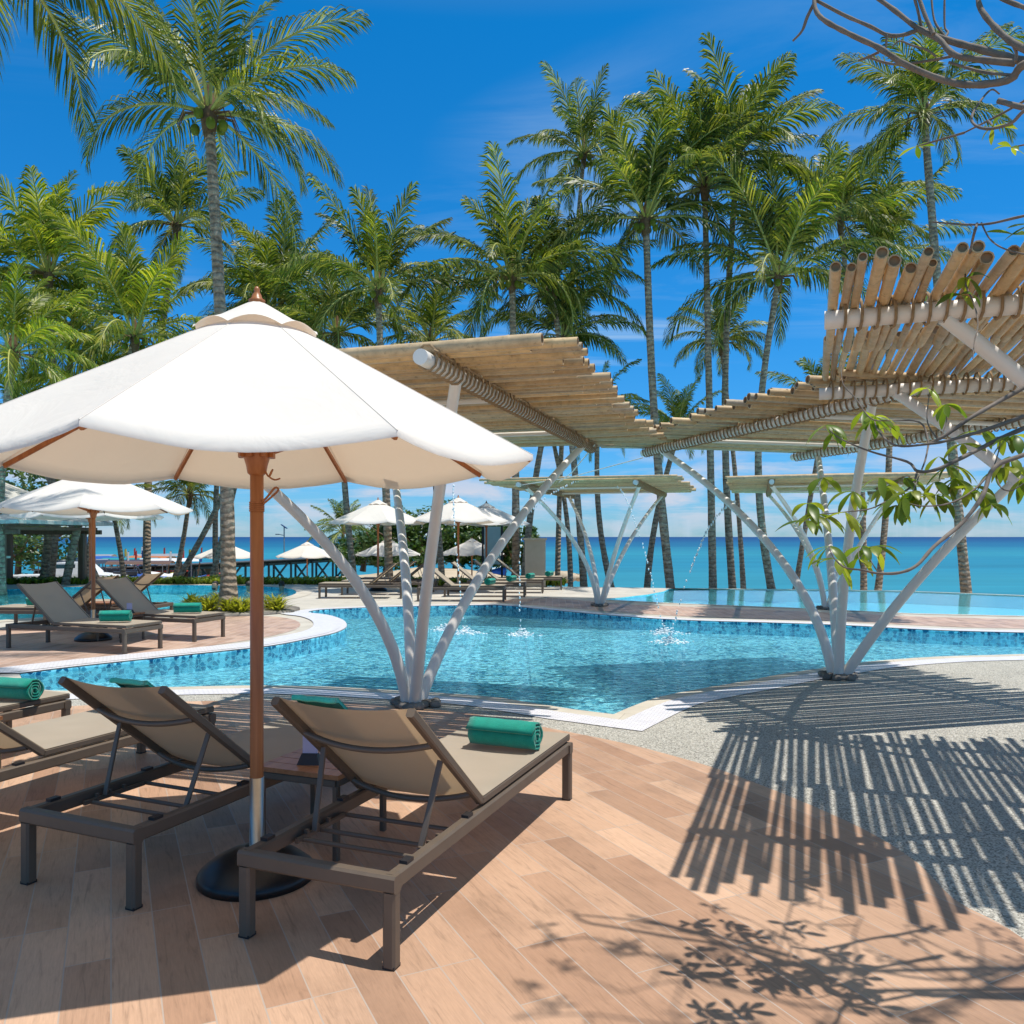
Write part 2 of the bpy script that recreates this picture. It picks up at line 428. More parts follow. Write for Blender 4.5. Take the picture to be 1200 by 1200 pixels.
# retaining edge of the terrace
mb = MB(); n = len(outer)
for i in range(n):
    a, b = outer[i], outer[(i+1) % n]
    mb.add([(a.x,a.y,-.002),(b.x,b.y,-.002),(b.x,b.y,-2.5),(a.x,a.y,-2.5)], [(0,3,2,1)], False)
mb.build('terrace_edge', 'wall_render')['kind'] = 'structure'
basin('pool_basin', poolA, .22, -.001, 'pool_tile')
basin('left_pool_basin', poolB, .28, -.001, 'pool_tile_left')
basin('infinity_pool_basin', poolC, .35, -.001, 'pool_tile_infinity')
sheet('pool_water', [offset(poolA, .01)], -.022, 'pool_water')
sheet('left_pool_water', [offset(poolB, .01)], -.03, 'pool_water')
sheet('infinity_pool_water', [offset(poolC, .01)], -.02, 'calm_water')

# plank deck sheet in the foreground
deck = px([(1300,1170),(1200,1102),(1171,1083),(1117,1054),(1075,1012),(1017,975),(933,937),(842,902),(762,879),(720,869),(650,855),(615,848),(560,838),(500,831),(430,825),(330,821),(200,823),(80,828),(-60,832),(-500,845)])
deck = subd(deck, 3)
deck += [V((-8,4.5,0)), V((-8,-2.5,0)), V((6,-2.5,0)), V((6,1.2,0))]
sheet('plank_deck', [dedupe(deck)], .004, 'plank_tile')
agg = deck[:len(deck)-4]
# pebble paving between deck and pool
nA = len(poolA)
outA = offset(poolA, .72)
# right part of pebble paving polygon
iF = min(range(nA), key=lambda i: (poolA[i]-px(A_front)[1]).length)
iC = min(range(nA), key=lambda i: (poolA[i]-px(A_front)[-1]).length)
iL = min(range(nA), key=lambda i: (poolA[i]-px(A_left)[-2]).length)
bandout = offset(poolA, .30)
peb = [p for p in agg if p.x > -4.0]
seg = [bandout[i] for i in range(iF, iL+1)]
pebloop = [V((9,3,0)), V((9.5,9.5,0))]+seg+list(reversed(peb))+[V((3.5,.5,0))]
sheet('pebble_paving', [dedupe(pebloop)], .0025, 'pebble_aggregate')
# coping: limestone by the water, then a white mosaic band
ribbon('pool_coping', poolA, 0, .16, .008, 'limestone', iF-2, iL+1)
ribbon('pool_white_band', poolA, .16, .44, .0085, 'white_mosaic', iF-2, iL+1)
iB = min(range(nA), key=lambda i: (poolA[i]-px(A_back)[11]).length)
ribbon('island_coping', poolA, 0, .10, .012, 'white_mosaic', 0, iB)
ribbon('island_ring', poolA, .10, .55, .016, 'white_mosaic', 0, iB)
ribbon('back_coping', poolA, 0, .28, .010, 'white_mosaic', iB, iF-3)
ribbon('left_pool_coping', poolB, 0, .40, .008, 'limestone')
ribbon('infinity_pool_coping', poolC, 0, .16, .007, 'limestone', 0, 6)
# left deck island in brick tiles
isl = dedupe(subd(px([(-300,812),(0,786),(60,779),(133,770),(200,763),(267,754),(310,747),(340,740),(352,733),(346,727),(325,723),(290,722),(240,724),(150,728),(60,733),(0,738),(-300,757)]), 3, True))
sheet('brick_island_deck', [isl], .004, 'brick_tile')
# narrow deck between pool and infinity pool
nd = px([(560,705.5),(640,700),(700,705.5),(740,708.5),(800,711),(930,716),(1067,722.5),(1200,726),(1450,732),(1450,738),(1250,738),(1127,735.3),(1060,732.3),(987,728.5),(900,725.5),(800,722.5),(717,717),(633,709.5),(590,706.5)])
sheet('terracotta_walk', [dedupe(nd)], .004, 'brick_tile')

# beach, sea
mb = MB(); N = 40
def beach_z(x, y):
    z = -1.25+.12*mnoise.noise(V((x*.2, y*.2, 0)))
    # waterline curves: land reaches further out on the left and in the middle
    lim = 60 if x < -24 else (42 if x < -9 else (36 if x < 2 else 31))
    z -= max(0, (y-lim))*.05
    # sand bank behind the middle loungers
    z += 1.55*math.exp(-((x+4.0)/6.5)**2-((y-44)/8)**2)
    return z
xs = [-90+i*2.5 for i in range(61)]; ys = [20+i*2.0 for i in range(36)]
mb.add([(x, y, beach_z(x, y)) for y in ys for x in xs], [(j*61+i, j*61+i+1, (j+1)*61+i+1, (j+1)*61+i) for j in range(35) for i in range(60)], True)
mb.build('beach', 'sand')['kind'] = 'structure'
mb = MB(); mb.add([(-9000,-60,-1.6),(9000,-60,-1.6),(9000,14000,-1.6),(-9000,14000,-1.6)], [(0,1,2,3)], False)
mb.build('sea', 'sea_water')['kind'] = 'structure'
mb = MB(); mb.add([(-60,-30,-2.6),(40,-30,-2.6),(40,27.2,-2.6),(-60,27.2,-2.6)], [(0,1,2,3)], False)

# ------------------------------------------------------------------ lounger
FR = 'bronze_frame'
def make_lounger(ang=39, flat=False):
    r = empty('sun_lounger'); W, L, zt = .67, 2.03, .325
    for sx in (-1, 1):
        x = sx*(W/2-.03)
        m = MB(); m.bar((x, .02, zt-.03), (x, L-.02, zt-.03), .045, .06); m.build('side_rail', FR, r)
    for y in (.025, L-.025):
        m = MB(); m.bar((-W/2, y, zt-.032), (W/2, y, zt-.032), .052, .062); m.build('end_rail', FR, r)
    for sx in (-1, 1):
        for y in (.025, L-.025):
            m = MB(); x = sx*(W/2-.026)
            m.bar((x, y, .008), (x, y, zt-.06), .05, .05, up=(0,1,0)); lg = m.build('leg', FR, r)
            m = MB(); m.box((x, y, .006), (.046, .046, .012)); m.build('foot_pad', 'dark_cap', lg)
    for y in (.30, .42, .62):
        m = MB(); m.tube([(-W/2+.05, y, zt-.05), (W/2-.05, y, zt-.05)], .010, 8); m.build('cross_bar', FR, r)
    for sx in (-1, 1):
        m = MB(); m.bar((sx*(W/2-.075), .26, zt-.045), (sx*(W/2-.075), .60, zt-.045), .016, .02)
        for y in (.33, .40, .48): m.box((sx*(W/2-.075), y, zt-.03), (.016, .014, .022))
        m.build('ratchet', FR, r)
        for y in (.14, .66):
            m = MB(); m.box((sx*(W/2-.03), y, zt+.006), (.032, .05, .012)); m.build('bumper', 'dark_cap', r)
    # seat
    hy, hz = .80, zt+.025
    m = MB()
    for sx in (-1, 1): m.bar((sx*(W/2-.035), hy, hz), (sx*(W/2-.035), L, hz), .034, .036)
    m.bar((-W/2+.02, L-.012, hz), (W/2-.02, L-.012, hz), .03, .036)
    m.build('seat_frame', FR, r)
    def sling(f, ny=14, nx=8):
        m = MB(); vs = []
        for j in range(ny+1):
            for i in range(nx+1): vs.append(f(i/nx, j/ny))
        fs = [(j*(nx+1)+i, j*(nx+1)+i+1, (j+1)*(nx+1)+i+1, (j+1)*(nx+1)+i) for j in range(ny) for i in range(nx)]
        m.add(vs, fs, True); return m
    xw = W/2-.02
    sling(lambda u, v: (-xw+2*xw*u, hy+.01+(L-.012-hy)*v, hz+.0205-.012*(1-(2*u-1)**2)*sin(pi*v))).build('seat_sling', 'sling_fabric', r)
    a = radians(ang); bl = .80; d = V((0, -cos(a), sin(a))); nrm = V((0, sin(a), cos(a)))
    base = V((0, hy, hz))
    for sx in (-1, 1):
        m = MB(); m.bar(base+V((sx*(W/2-.035), 0, 0)), base+V((sx*(W/2-.035), 0, 0))+d*bl, .034, .036, up=nrm); m.build('backrest_frame', FR, r)
    def arc(t, sag): return [base+d*t+V((u*(W/2-.045), 0, 0))-nrm*(sag*(1-u*u)+.012) for u in [-1+k/6 for k in range(13)]]
    m = MB(); m.tube(arc(.14*bl*5*.9+.05, .045), .013, 8); m.build('backrest_bow', FR, r)
    m = MB(); m.tube(arc(.09, .05), .013, 8); m.build('backrest_bow', FR, r)
    sling(lambda u, v: tuple(base+d*(.01+(bl-.01)*v)+V((-xw+.004+2*(xw-.004)*u, 0, 0))+nrm*(.0195-.03*(1-(2*u-1)**2)))).build('back_sling', 'sling_fabric', r)
    for sx in (-1, 1):
        m = MB(); p = base+d*(bl*.52)+V((sx*(W/2-.06), 0, 0))-nrm*.01
        m.bar(p, (sx*(W/2-.09), .36, zt-.035), .012, .024, up=(1,0,0)); m.build('strut', FR, r)
    return r
LG = make_lounger()
used_l = [False]
def place_lounger(hx, hy, dx, dy, label, group, z=0):
    o = LG if not used_l[0] else copy_tree(LG); used_l[0] = True
    o.location = (hx, hy, z+.004); o.rotation_euler = (0, 0, math.atan2(dy, dx)-pi/2)
    tag(o, label, 'sun lounger', group); return o
g1 = 'taupe sling loungers on the plank deck'
place_lounger(-.715, 2.966, .370, .929, 'taupe sling lounger nearest the camera, right of the big parasol pole', g1)
place_lounger(-1.816, 3.433, .397, .918, 'taupe sling lounger left of the big parasol pole, all four legs on the shaded planks', g1)
place_lounger(-3.08, 3.77, .397, .918, 'taupe lounger on the plank deck whose headrest is cut off by the left frame edge', g1)
place_lounger(-4.28, 4.22, .397, .918, 'taupe lounger at the far left of the plank deck, only its foot end in view', g1)
g2 = 'loungers on the brick island between the pools'
# E,F feet towards the right;  G,H behind them facing away
dE = V((.945, -.33, 0)); fE = V((-4.79, 10.79, 0)); hE = fE-dE*2.03
place_lounger(hE.x, hE.y, dE.x, dE.y, 'nearest lounger on the brick island, left of the others, towel roll at its foot', g2)
fF = V((-4.40, 12.08, 0)); hF = fF-dE*2.03
place_lounger(hF.x, hF.y, dE.x, dE.y, 'lounger on the brick island whose foot end is beside the spiky yellow planting', g2)
dG = V((-.95, .10, 0)).normalized()
place_lounger(-6.35, 13.35, dG.x, dG.y, 'left lounger of the two facing away over the far side of the brick island', g2)
place_lounger(-6.1, 14.5, dG.x, dG.y, 'right lounger of the two facing away over the far side of the brick island', g2)
g3 = 'row of loungers across the pool'
lab4 = ['first and nearest lounger of the row across the pool, rolled towel at its foot', 'second lounger of the row across the pool behind the diagonal white post',
        'third lounger of the row across the pool, below the right parasol', 'last and farthest lounger of the row across the pool, near the stone pillar']
feet4 = [(-.18, 19.35), (.32, 20.8), (.82, 22.2), (1.40, 23.6)]
for (x, y), lb in zip(feet4, lab4): place_lounger(x-2.0, y+.12, 1.0, -.06, lb, g3)
g4 = 'dark loungers turned to the left across the pool'
for k, (x, y, lb) in enumerate([(-2.65, 20.3, 'nearest of the three loungers turned left between the white pergola posts'), (-2.35, 21.5, 'middle one of the three loungers turned left behind the white pergola posts'), (-2.1, 22.8, 'farthest of the three loungers turned left, half hidden by the others')]):
    place_lounger(x, y, -1.0, .03, lb, g4)

# ------------------------------------------------------------------ towels, tables, signs
def towel_roll():
    m = MB(); n = 70; r0, r1 = .012, .084; ln = .38; turns = 3.6
    pts = []
    for i in range(n+1):
        a = 2*pi*turns*i/n; r = r0+(r1-r0)*i/n; pts.append((r*cos(a-1.0), r*sin(a-1.0)*.97))
    vs = []; xs = [-ln/2+ln*k/8 for k in range(9)]
    for k, x in enumerate(xs):
        for (y, z) in pts:
            w = 1+.015*sin(k*1.9+z*40)
            sx = x+ (.006*sin(y*90) if k in (0, 8) else 0)
            vs.append((sx, y*w, z*w+.084))
    N = n+1
    m.add(vs, [(k*N+i, k*N+i+1, (k+1)*N+i+1, (k+1)*N+i) for k in range(8) for i in range(n)], True)
    o = m.build('rolled_towel', 'green_towel')
    md = o.modifiers.new('thick', 'SOLIDIFY'); md.thickness = .011; md.offset = -1
    return o
TW = towel_roll(); tw_used = [False]
def towel(x, y, z, ang, label):
    o = TW if not tw_used[0] else TW.copy()
    if tw_used[0]: COL.objects.link(o)
    tw_used[0] = True
    o.location = (x, y, z); o.rotation_euler = (0, 0, ang); return tag(o, label, 'towel', 'rolled green towels')
ZT = .352+.012
angB = math.atan2(-.369, .929)
towel(-.04, 4.42, ZT, angB-.02, 'rolled green towel on the foot of the lounger nearest the camera')
towel(-3.45, 5.72, ZT, angB+.12, 'rolled green towel at the left frame edge on the farthest left plank deck lounger')
p = hE+dE*1.55; towel(p.x, p.y, ZT, .15, 'rolled green towel on the nearest lounger of the brick island')
p = hF+dE*1.62; towel(p.x, p.y, ZT, .15, 'rolled green towel on the lounger beside the spiky yellow planting')
towel(-6.35-1.35, 13.5, ZT, .1, 'rolled green towel on the left lounger facing away on the brick island')
towel(-6.1-.7, 14.55, ZT, .1, 'rolled green towel on the right lounger facing away, behind the parasol poles')
for (x, y), o in zip(feet4, ['first', 'second', 'third', 'fourth']):
    towel(x-.33, y, ZT, 1.2, 'rolled green towel on the %s lounger of the row across the pool' % o)
def folded(hx, hy, dx, dy, off, label, w=.2):
    # folded towel lying over the top of a backrest
    a = radians(39); m = MB(); rz = math.atan2(dy, dx)-pi/2
    base = V((0, .80, .35+.004)); d = V((0, -cos(a), sin(a))); nrm = V((0, sin(a), cos(a)))
    vs = []; prof = []
    for t, h in ((.55,.020),(.56,.030),(.70,.032),(.808,.030),(.819,.020),(.815,.008),(.805,.006),(.804,.010),(.79,.018)): prof.append(base+d*t+nrm*h)
    n = len(prof); K = 6
    for k in range(K+1):
        for q in prof: vs.append((off-w/2+w*k/K, q.y, q.z+.002*sin(k*2.3)))
    fs = [(k*n+i, k*n+i+1, (k+1)*n+i+1, (k+1)*n+i) for k in range(K) for i in range(n-1)]
    fs += [tuple(range(n)), tuple(K*n+i for i in range(n-1, -1, -1))]
    m.add(vs, fs, True)
    return tag(m.build('folded_towel', 'pale_green_towel', loc=(hx, hy, 0), rz=rz), label, 'towel')
folded(-.715, 2.966, .370, .929, -.12, 'folded pale green towel over the headrest of the lounger nearest the camera')
folded(-1.816, 3.433, .397, .918, .10, 'folded pale green towel over the headrest of the lounger left of the big parasol')
def side_table(x, y, ang, label, s=1.0):
    r = empty('side_table', (x, y, .004), ang, label, 'side table', 'low wooden side tables')
    m = MB(); w = .46*s
    for k in range(5): m.box((0, -w/2+w*(k+.5)/5, .385), (w, w/5-.006, .022))
    m.build('table_top', 'table_wood', r)
    m = MB(); h = w/2-.02
    for a, b in (((-h,-h),(h,-h)),((h,-h),(h,h)),((h,h),(-h,h)),((-h,h),(-h,-h))): m.bar((*a, .355), (*b, .355), .025, .035)
    m.build('frame', FR, r)
    for sx in (-1, 1):
        for sy in (-1, 1):
            m = MB(); m.bar((sx*h, sy*h, 0), (sx*h, sy*h, .34), .03, .03, up=(0,1,0)); m.build('leg', FR, r)
    return r
side_table(-.93, 4.10, angB, 'wooden side table between the two nearest loungers by the big parasol pole')
side_table(-3.42, 4.95, angB, 'wooden side table at the left frame edge between the two left deck loungers')
side_table(-5.65, 11.95, -.33, 'wooden side table under the parasol of the brick island')
side_table(-6.9, 13.95, .1, 'wooden side table between the two loungers facing away on the brick island')
def card_holder(x, y, z, ang, label, s=1.0):
    r = empty('menu_stand', (x, y, z), ang, label, 'menu stand')
    m = MB(); m.add([(-.05*s,-.035*s,0),(.05*s,-.035*s,0),(.05*s,.035*s,0),(-.05*s,.035*s,0),(-.035*s,-.012*s,.045*s),(.035*s,-.012*s,.045*s),(.035*s,.012*s,.045*s),(-.035*s,.012*s,.045*s)],
                    [(3,2,1,0),(4,5,6,7),(0,1,5,4),(1,2,6,5),(2,3,7,6),(3,0,4,7)])
    m.build('base', 'dark_cap', r)
    m = MB(); m.box((0, 0, .083*s), (.066*s, .006*s, .08*s)); m.build('card', 'paint_lilac', r)
card_holder(-.98, 4.02, .40, angB+.3, 'small lilac menu card in a black stand on the table by the big parasol pole', 1.1)
card_holder(-5.5, 11.9, .40, -.1, 'small menu card in a black stand on the brick island table', 1.2)

# ------------------------------------------------------------------ parasols
def make_umbrella(R=1.22, zr=1.84, fine=True, ph0=38, wood='varnished_wood'):
    r = empty('parasol'); ph = radians(ph0)
    zA = 2.415; r0 = .21
    m = MB(); m.lathe([(.0,.14),(.05,.14),(.05,.125),(.09,.122),(.14,.108),(.19,.083),(.225,.055),(.243,.04),(.25,.026),(.25,.0),(0,0)], 40)
    m.build('base', 'black_plastic', r)
    m = MB(); m.lathe([(.0,.44),(.031,.44),(.031,.09),(.045,.085)], 24); m.build('pole_sleeve', 'steel', r)
    m = MB(); m.lathe([(.029,.42),(.029,zA+.02),(0,zA+.03)], 24); m.build('pole', wood, r)
    m = MB(); m.lathe([(.029,1.765),(.04,1.775),(.046,1.81),(.058,1.85),(.058,1.885),(.035,1.90),(.035,1.80)], 20)
    for k in range(8):
        a = ph+k*pi/4; m.box((.060*cos(a), .060*sin(a), 1.868), (.04, .022, .05), Matrix.Rotation(a, 3, 'Z'))
    m.build('hub', wood, r)
    if fine:
        m = MB(); m.tube(subd([(.03,0,1.80),(.055,-.01,1.76),(.075,-.02,1.79),(.06,-.015,1.76),(.085,-.02,1.745),(.11,-.03,1.75)], 4), .004, 6)
        m.tube(subd([(.028,-.012,1.65),(.05,-.015,1.67),(.085,-.02,1.71),(.10,-.02,1.70),(.07,-.02,1.67),(.032,-.014,1.64)], 4), .005, 6)
        for k in range(5): m.tube([(.030*cos(a), .030*sin(a), 1.61+k*.009) for a in [i*pi/6 for i in range(13)]], .0045, 6, False)
        m.build('cord', wood, r)
    # canopy: 8 gores
    def surf(th, t, z0=zA-.02, rr0=r0, RR=R, zz=zr, sag=.055):
        k, f = th; u = 2*f-1                      # gore number, place across the gore
        an = ph+(k+f)*pi/4
        g = 1-u*u
        chord = cos(pi/8)/cos((f-.5)*pi/4)
        rad = (rr0+(RR-rr0)*t)*(1-(1-chord)*min(1, .35+t))-.014*g*t*t
        z = z0+(zz-z0)*t-sag*g*(t**1.35)+.012*sin(pi*t)*g
        z += (mnoise.noise(V((an*3.0, t*1.6, 3.3)))*(.012 if fine else .004)+mnoise.noise(V((an*9, t*5.0, 7.3)))*.004)*g*t
        return V((rad*cos(an), rad*sin(an), z))
    m = MB(); nt, nu = (16, 12) if fine else (7, 6)
    for k in range(8):
        vs = [surf((k, i/nu), j/nt) for j in range(nt+1) for i in range(nu+1)]+[surf((k, i/nu), 1)+V((0, 0, -.02)) for i in range(nu+1)]
        w = nu+1
        m.add(vs, [(j*w+i, (j+1)*w+i, (j+1)*w+i+1, j*w+i+1) for j in range(nt+1) for i in range(nu)], True)
        # stitched seam along the rib
        if fine: m.tube([surf((k, 0), j/nt)+V((0,0,.0005)) for j in range(nt+1)], .0022, 5, False)
    m.build('canopy', 'canvas', r)
    m = MB()
    for k in range(8):
        vs = []
        for j in range(9):
            t = j/8
            for i in range(9):
                f = i/8; g = 1-(2*f-1)**2; an = ph+(k+f)*pi/4; chord = cos(pi/8)/cos((f-.5)*pi/4)
                rad = (.015+.262*t)*chord
                vs.append(V((rad*cos(an), rad*sin(an), zA+.118-.158*t**1.05+.034*g*t*t*t)))
        m.add(vs, [(j*9+i, (j+1)*9+i, (j+1)*9+i+1, j*9+i+1) for j in range(8) for i in range(8)], True)
    m.build('vent_cap', 'canvas', r)
    m = MB(); m.lathe([(.0,.0),(.034,.0),(.036,.016),(.024,.024),(.018,.042),(.012,.052),(.014,.062),(.008,.074),(0,.078)], 20, (0,0,zA+.105))
    m.build('finial', 'paint_orange' if False else wood, r)
    for k in range(8):
        a = ph+k*pi/4; c = V((cos(a), sin(a), 0))
        p0 = c*.05+V((0,0,zA-.0)); p1 = c*(R-.01)+V((0,0,zr-.02)); mid = (p0+p1)/2+V((0,0,-.016))
        m = MB(); m.bar(p0, mid, .016, .024, up=(0,0,1)); m.bar(mid, p1, .016, .022); rb = m.build('rib', wood if fine else 'brown_wood', r)
        m = MB(); m.bar(c*.065+V((0,0,1.868)), p0.lerp(p1, .50)-V((0,0,.03)), .014, .02); m.build('support_arm', wood, r)
    return r
UB = make_umbrella()
UB.location = (-1.122, 3.64, .004)
tag(UB, 'large white parasol on a varnished wooden pole in the left foreground', 'parasol', 'white canvas parasols')
US = make_umbrella(1.35, 1.90, False, 20)
us_used = [False]
def parasol(x, y, label, z=0, rz=0, sc=1):
    o = US if not us_used[0] else copy_tree(US); us_used[0] = True
    o.location = (x, y, z+.004); o.rotation_euler = (0, 0, rz); o.scale = (sc, sc, sc)
    tag(o, label, 'parasol', 'white canvas parasols'); return o
parasol(-6.07, 12.0, 'white parasol standing over the nearest pair of loungers on the brick island')
parasol(-8.15, 16.0, 'white parasol just behind the brick island one, its rim showing lower', rz=.3)
def parasol2(px_, Y, label, zr_px, rz=0, sc=1, z=0):
    return parasol((px_-600)/F*Y, Y, label, z, rz, sc)
parasol2(443, 23.0, 'left one of the three white parasols across the pool', 0)
parasol2(537, 22.8, 'middle one of the three white parasols across the pool', 0, .35, 1.02)
parasol2(570, 25.2, 'right one of the three white parasols across the pool, beside the white post', 0, .2)
parasol2(360, 36.0, 'white parasol on the beach in front of the jetty, right of the wooden pole', 0, .5, 1.0, -1.25)
parasol2(265, 35.0, 'white parasol on the beach behind the ringed palm trunk', 0, .1, 1.0, -1.25)
parasol2(455, 33.0, 'low white parasol behind the left white pergola post', 0, .1, 1.0, -1.1)
parasol2(553, 34.0, 'low grey white parasol below the right parasol across the pool', 0, .6, 1.0, -1.1)

# ------------------------------------------------------------------ pergolas
def pergola(bx, by, ax, ay, label, zb=2.55, half_al=2.5, near_al=None, n0=-1.8, n1=1.8, two_run=False, seed=1, rmin=.024, rmax=.037, pitch=.074, hooks=True):
    """along axis a = beam direction; n = right-hand normal = bamboo direction"""
    rnd = random.Random(seed)
    a = V((ax, ay, 0)).normalized(); nn = V((a.y, -a.x, 0))
    r = empty('bamboo_pergola', (bx, by, 0), 0, label, 'pergola', 'white steel pergolas with bamboo roofs')
    def P(n, al, z): return nn*n+a*al+V((0, 0, z))
    for sn, sa in ((-1,-1),(-1,1),(1,-1),(1,1)):
        top = P(sn*1.12, sa*1.93, zb-.03); b0 = V((0,0,.03))+P(sn*.035, sa*.05, 0)
        d = top-b0
        k1 = .72 if (sn > 0 and sa < 0) else (.55 if sn > 0 else .22)
        pts = []
        for q in range(25):
            h = q/24; fr_ = k1*h+(1-k1)*h**2.1
            pts.append(b0+V((d.x*fr_, d.y*fr_, d.z*h)))
        N = len(pts)
        m = MB(); m.tube(pts, [.054-.017*i/(N-1) for i in range(N)], 18); m.build('post', 'white_paint', r)
    m = MB()
    for k in range(16):
        t = k*2.4; rr = .07+.09*rnd.random(); m.ball((rr*cos(t)*1.3, rr*sin(t)*1.3, .03), .045, 8, 5, (1.2, 1, .8), .15, rnd)
    m.build('base_rocks', 'rock', r)
    rb = .045
    for n in (-1.12, 1.12):
        m = MB(); m.tube([P(n, -half_al, zb), P(n, half_al, zb)], rb, 18); bm = m.build('beam', 'white_paint', r)
        m = MB(); al = -half_al+.10
        while al < half_al-.04:
            c = P(n, al, zb+.015); tilt = rnd.uniform(-.3, .3)
            pts = []
            for q in range(11):
                th = 2*pi*q/10
                pts.append(c+nn*cos(th)*(rb+.012)+V((0,0,1))*sin(th)*(rb+.03)+a*(.012*cos(th*1.0+tilt)+tilt*.03*sin(th)))
            m.tube(pts, .0075, 5, False)
            al += pitch
        # the long rope lying beside the bamboos
        m.tube([P(n+.05*sin(k*.9)*.3+.052, -half_al+.06+k*(2*half_al-.12)/60, zb+rb+.004*sin(k*2)) for k in range(61)], .009, 5)
        m.build('rope_lashing', 'rope', bm)
    for al in (-1.0, 1.0):
        m = MB(); m.tube([P(-1.12, al, zb), P(1.12, al, zb)], .022, 10); m.build('cross_tube', 'white_paint', r)
    m = MB(); al = -(near_al or half_al)+.03
    runs = [(n0, n1)] if not two_run else [(n0, -.05), (-.15, n1)]
    def pole(p0, p1, rad):
        L = (p1-p0).length; d = (p1-p0).normalized(); k = 0; pts = []; rs = []
        t = rnd.uniform(.05, .3); pts.append(p0); rs.append(rad)
        bow = rnd.uniform(-.006, .006)
        while t < L-.06:
            for dt, kk in ((-.010, 1.0), (0, 1.06), (.010, 1.0)):
                q = p0+d*(t+dt); q = q+V((0, 0, bow*sin(pi*t/L)*3)); pts.append(q); rs.append(rad*kk)
            t += rnd.uniform(.24, .36)
        pts.append(p1); rs.append(rad*.94)
        m.k = 0; m.tube(pts, rs, 10, False)
        m.k = 1
        # hollow ends: rim + dark inner wall
        for e, dd in ((p0, d), (p1, -d)):
            x = dd.cross(V((0,0,1))).normalized(); y = dd.cross(x)
            o_ = [e+(x*cos(2*pi*q/10)+y*sin(2*pi*q/10))*rad*(1 if e is p0 else .94) for q in range(10)]
            i_ = [e+(x*cos(2*pi*q/10)+y*sin(2*pi*q/10))*rad*.78 for q in range(10)]
            b_ = [w+dd*.018 for w in i_]
            m.k = 0; m.add(o_+i_, [(q, (q+1) % 10, 10+(q+1) % 10, 10+q) for q in range(10)], False)
            m.k = 1; m.add(i_+b_, [(q, (q+1) % 10, 10+(q+1) % 10, 10+q) for q in range(10)]+[tuple(range(10, 20))], False)
        m.k = 0
    while al < half_al:
        rad = rnd.uniform(rmin, rmax)
        for ri, (ra, rbn) in enumerate(runs):
            z = zb+rb+rad+.004+(ri*.052 if two_run else rnd.choice((0, 0, 0, .03)))
            e0 = ra+rnd.uniform(-.17, .14); e1 = rbn+rnd.uniform(-.14, .17)
            if two_run:
                if ri == 0: e1 = rbn+rnd.uniform(-.01, .01)
                else: e0 = ra
            sk = rnd.uniform(-.012, .012)
            z1 = z
            if two_run: z1 = z+.0
            pole(P(e0, al-sk, z), P(e1, al+sk, z1), rad)
        al += rad*2+rnd.uniform(.000, .020 if two_run else .014)
    m.build('bamboo_roof', ['bamboo', 'bamboo_inside'], r)
    return r
pergola(-.87, 7.31, .285, .958, 'bamboo roofed pergola on four white posts directly right of the big parasol', zb=2.5, seed=3, n0=-1.1, near_al=2.38)
pergola(3.46, 8.77, -.26, .966, 'bamboo roofed pergola on four white posts standing on the grey pebble paving', zb=2.60, seed=5, n0=-1.7)
pergola(4.24, 4.32, -.94, .337, 'bamboo pergola at the upper right with its roof nearest the camera', zb=2.57, half_al=2.46, n0=-1.74, n1=1.5, two_run=True, seed=9, rmin=.019, rmax=.030)
pergola(1.90, 17.9, .285, .958, 'smaller looking pergola far across the pool in the middle, on the terracotta walk', zb=2.5, seed=11)
pergola(6.5, 17.1, .285, .958, 'pergola far across the pool seen behind the right pergola posts', zb=2.5, seed=13)

# steel cables between the roofs
def cable(p, q, label, r=.008):
    m = MB(); m.tube([V(p), V(p).lerp(V(q), .5)-V((0,0,.06)), V(q)], r, 6)
    tag(m.build('steel_cable', 'white_paint'), label, 'cable', 'thin white cables between the pergolas')
cable((.90, 9.0, 2.5), (.9, 16.0, 2.55), 'thin white cable from the near pergola beam end to the far middle pergola')
cable((1.74, 11.0, 2.55), (.05, 16.3, 2.5), 'thin white cable crossing from the right pergola beam to the far middle pergola')

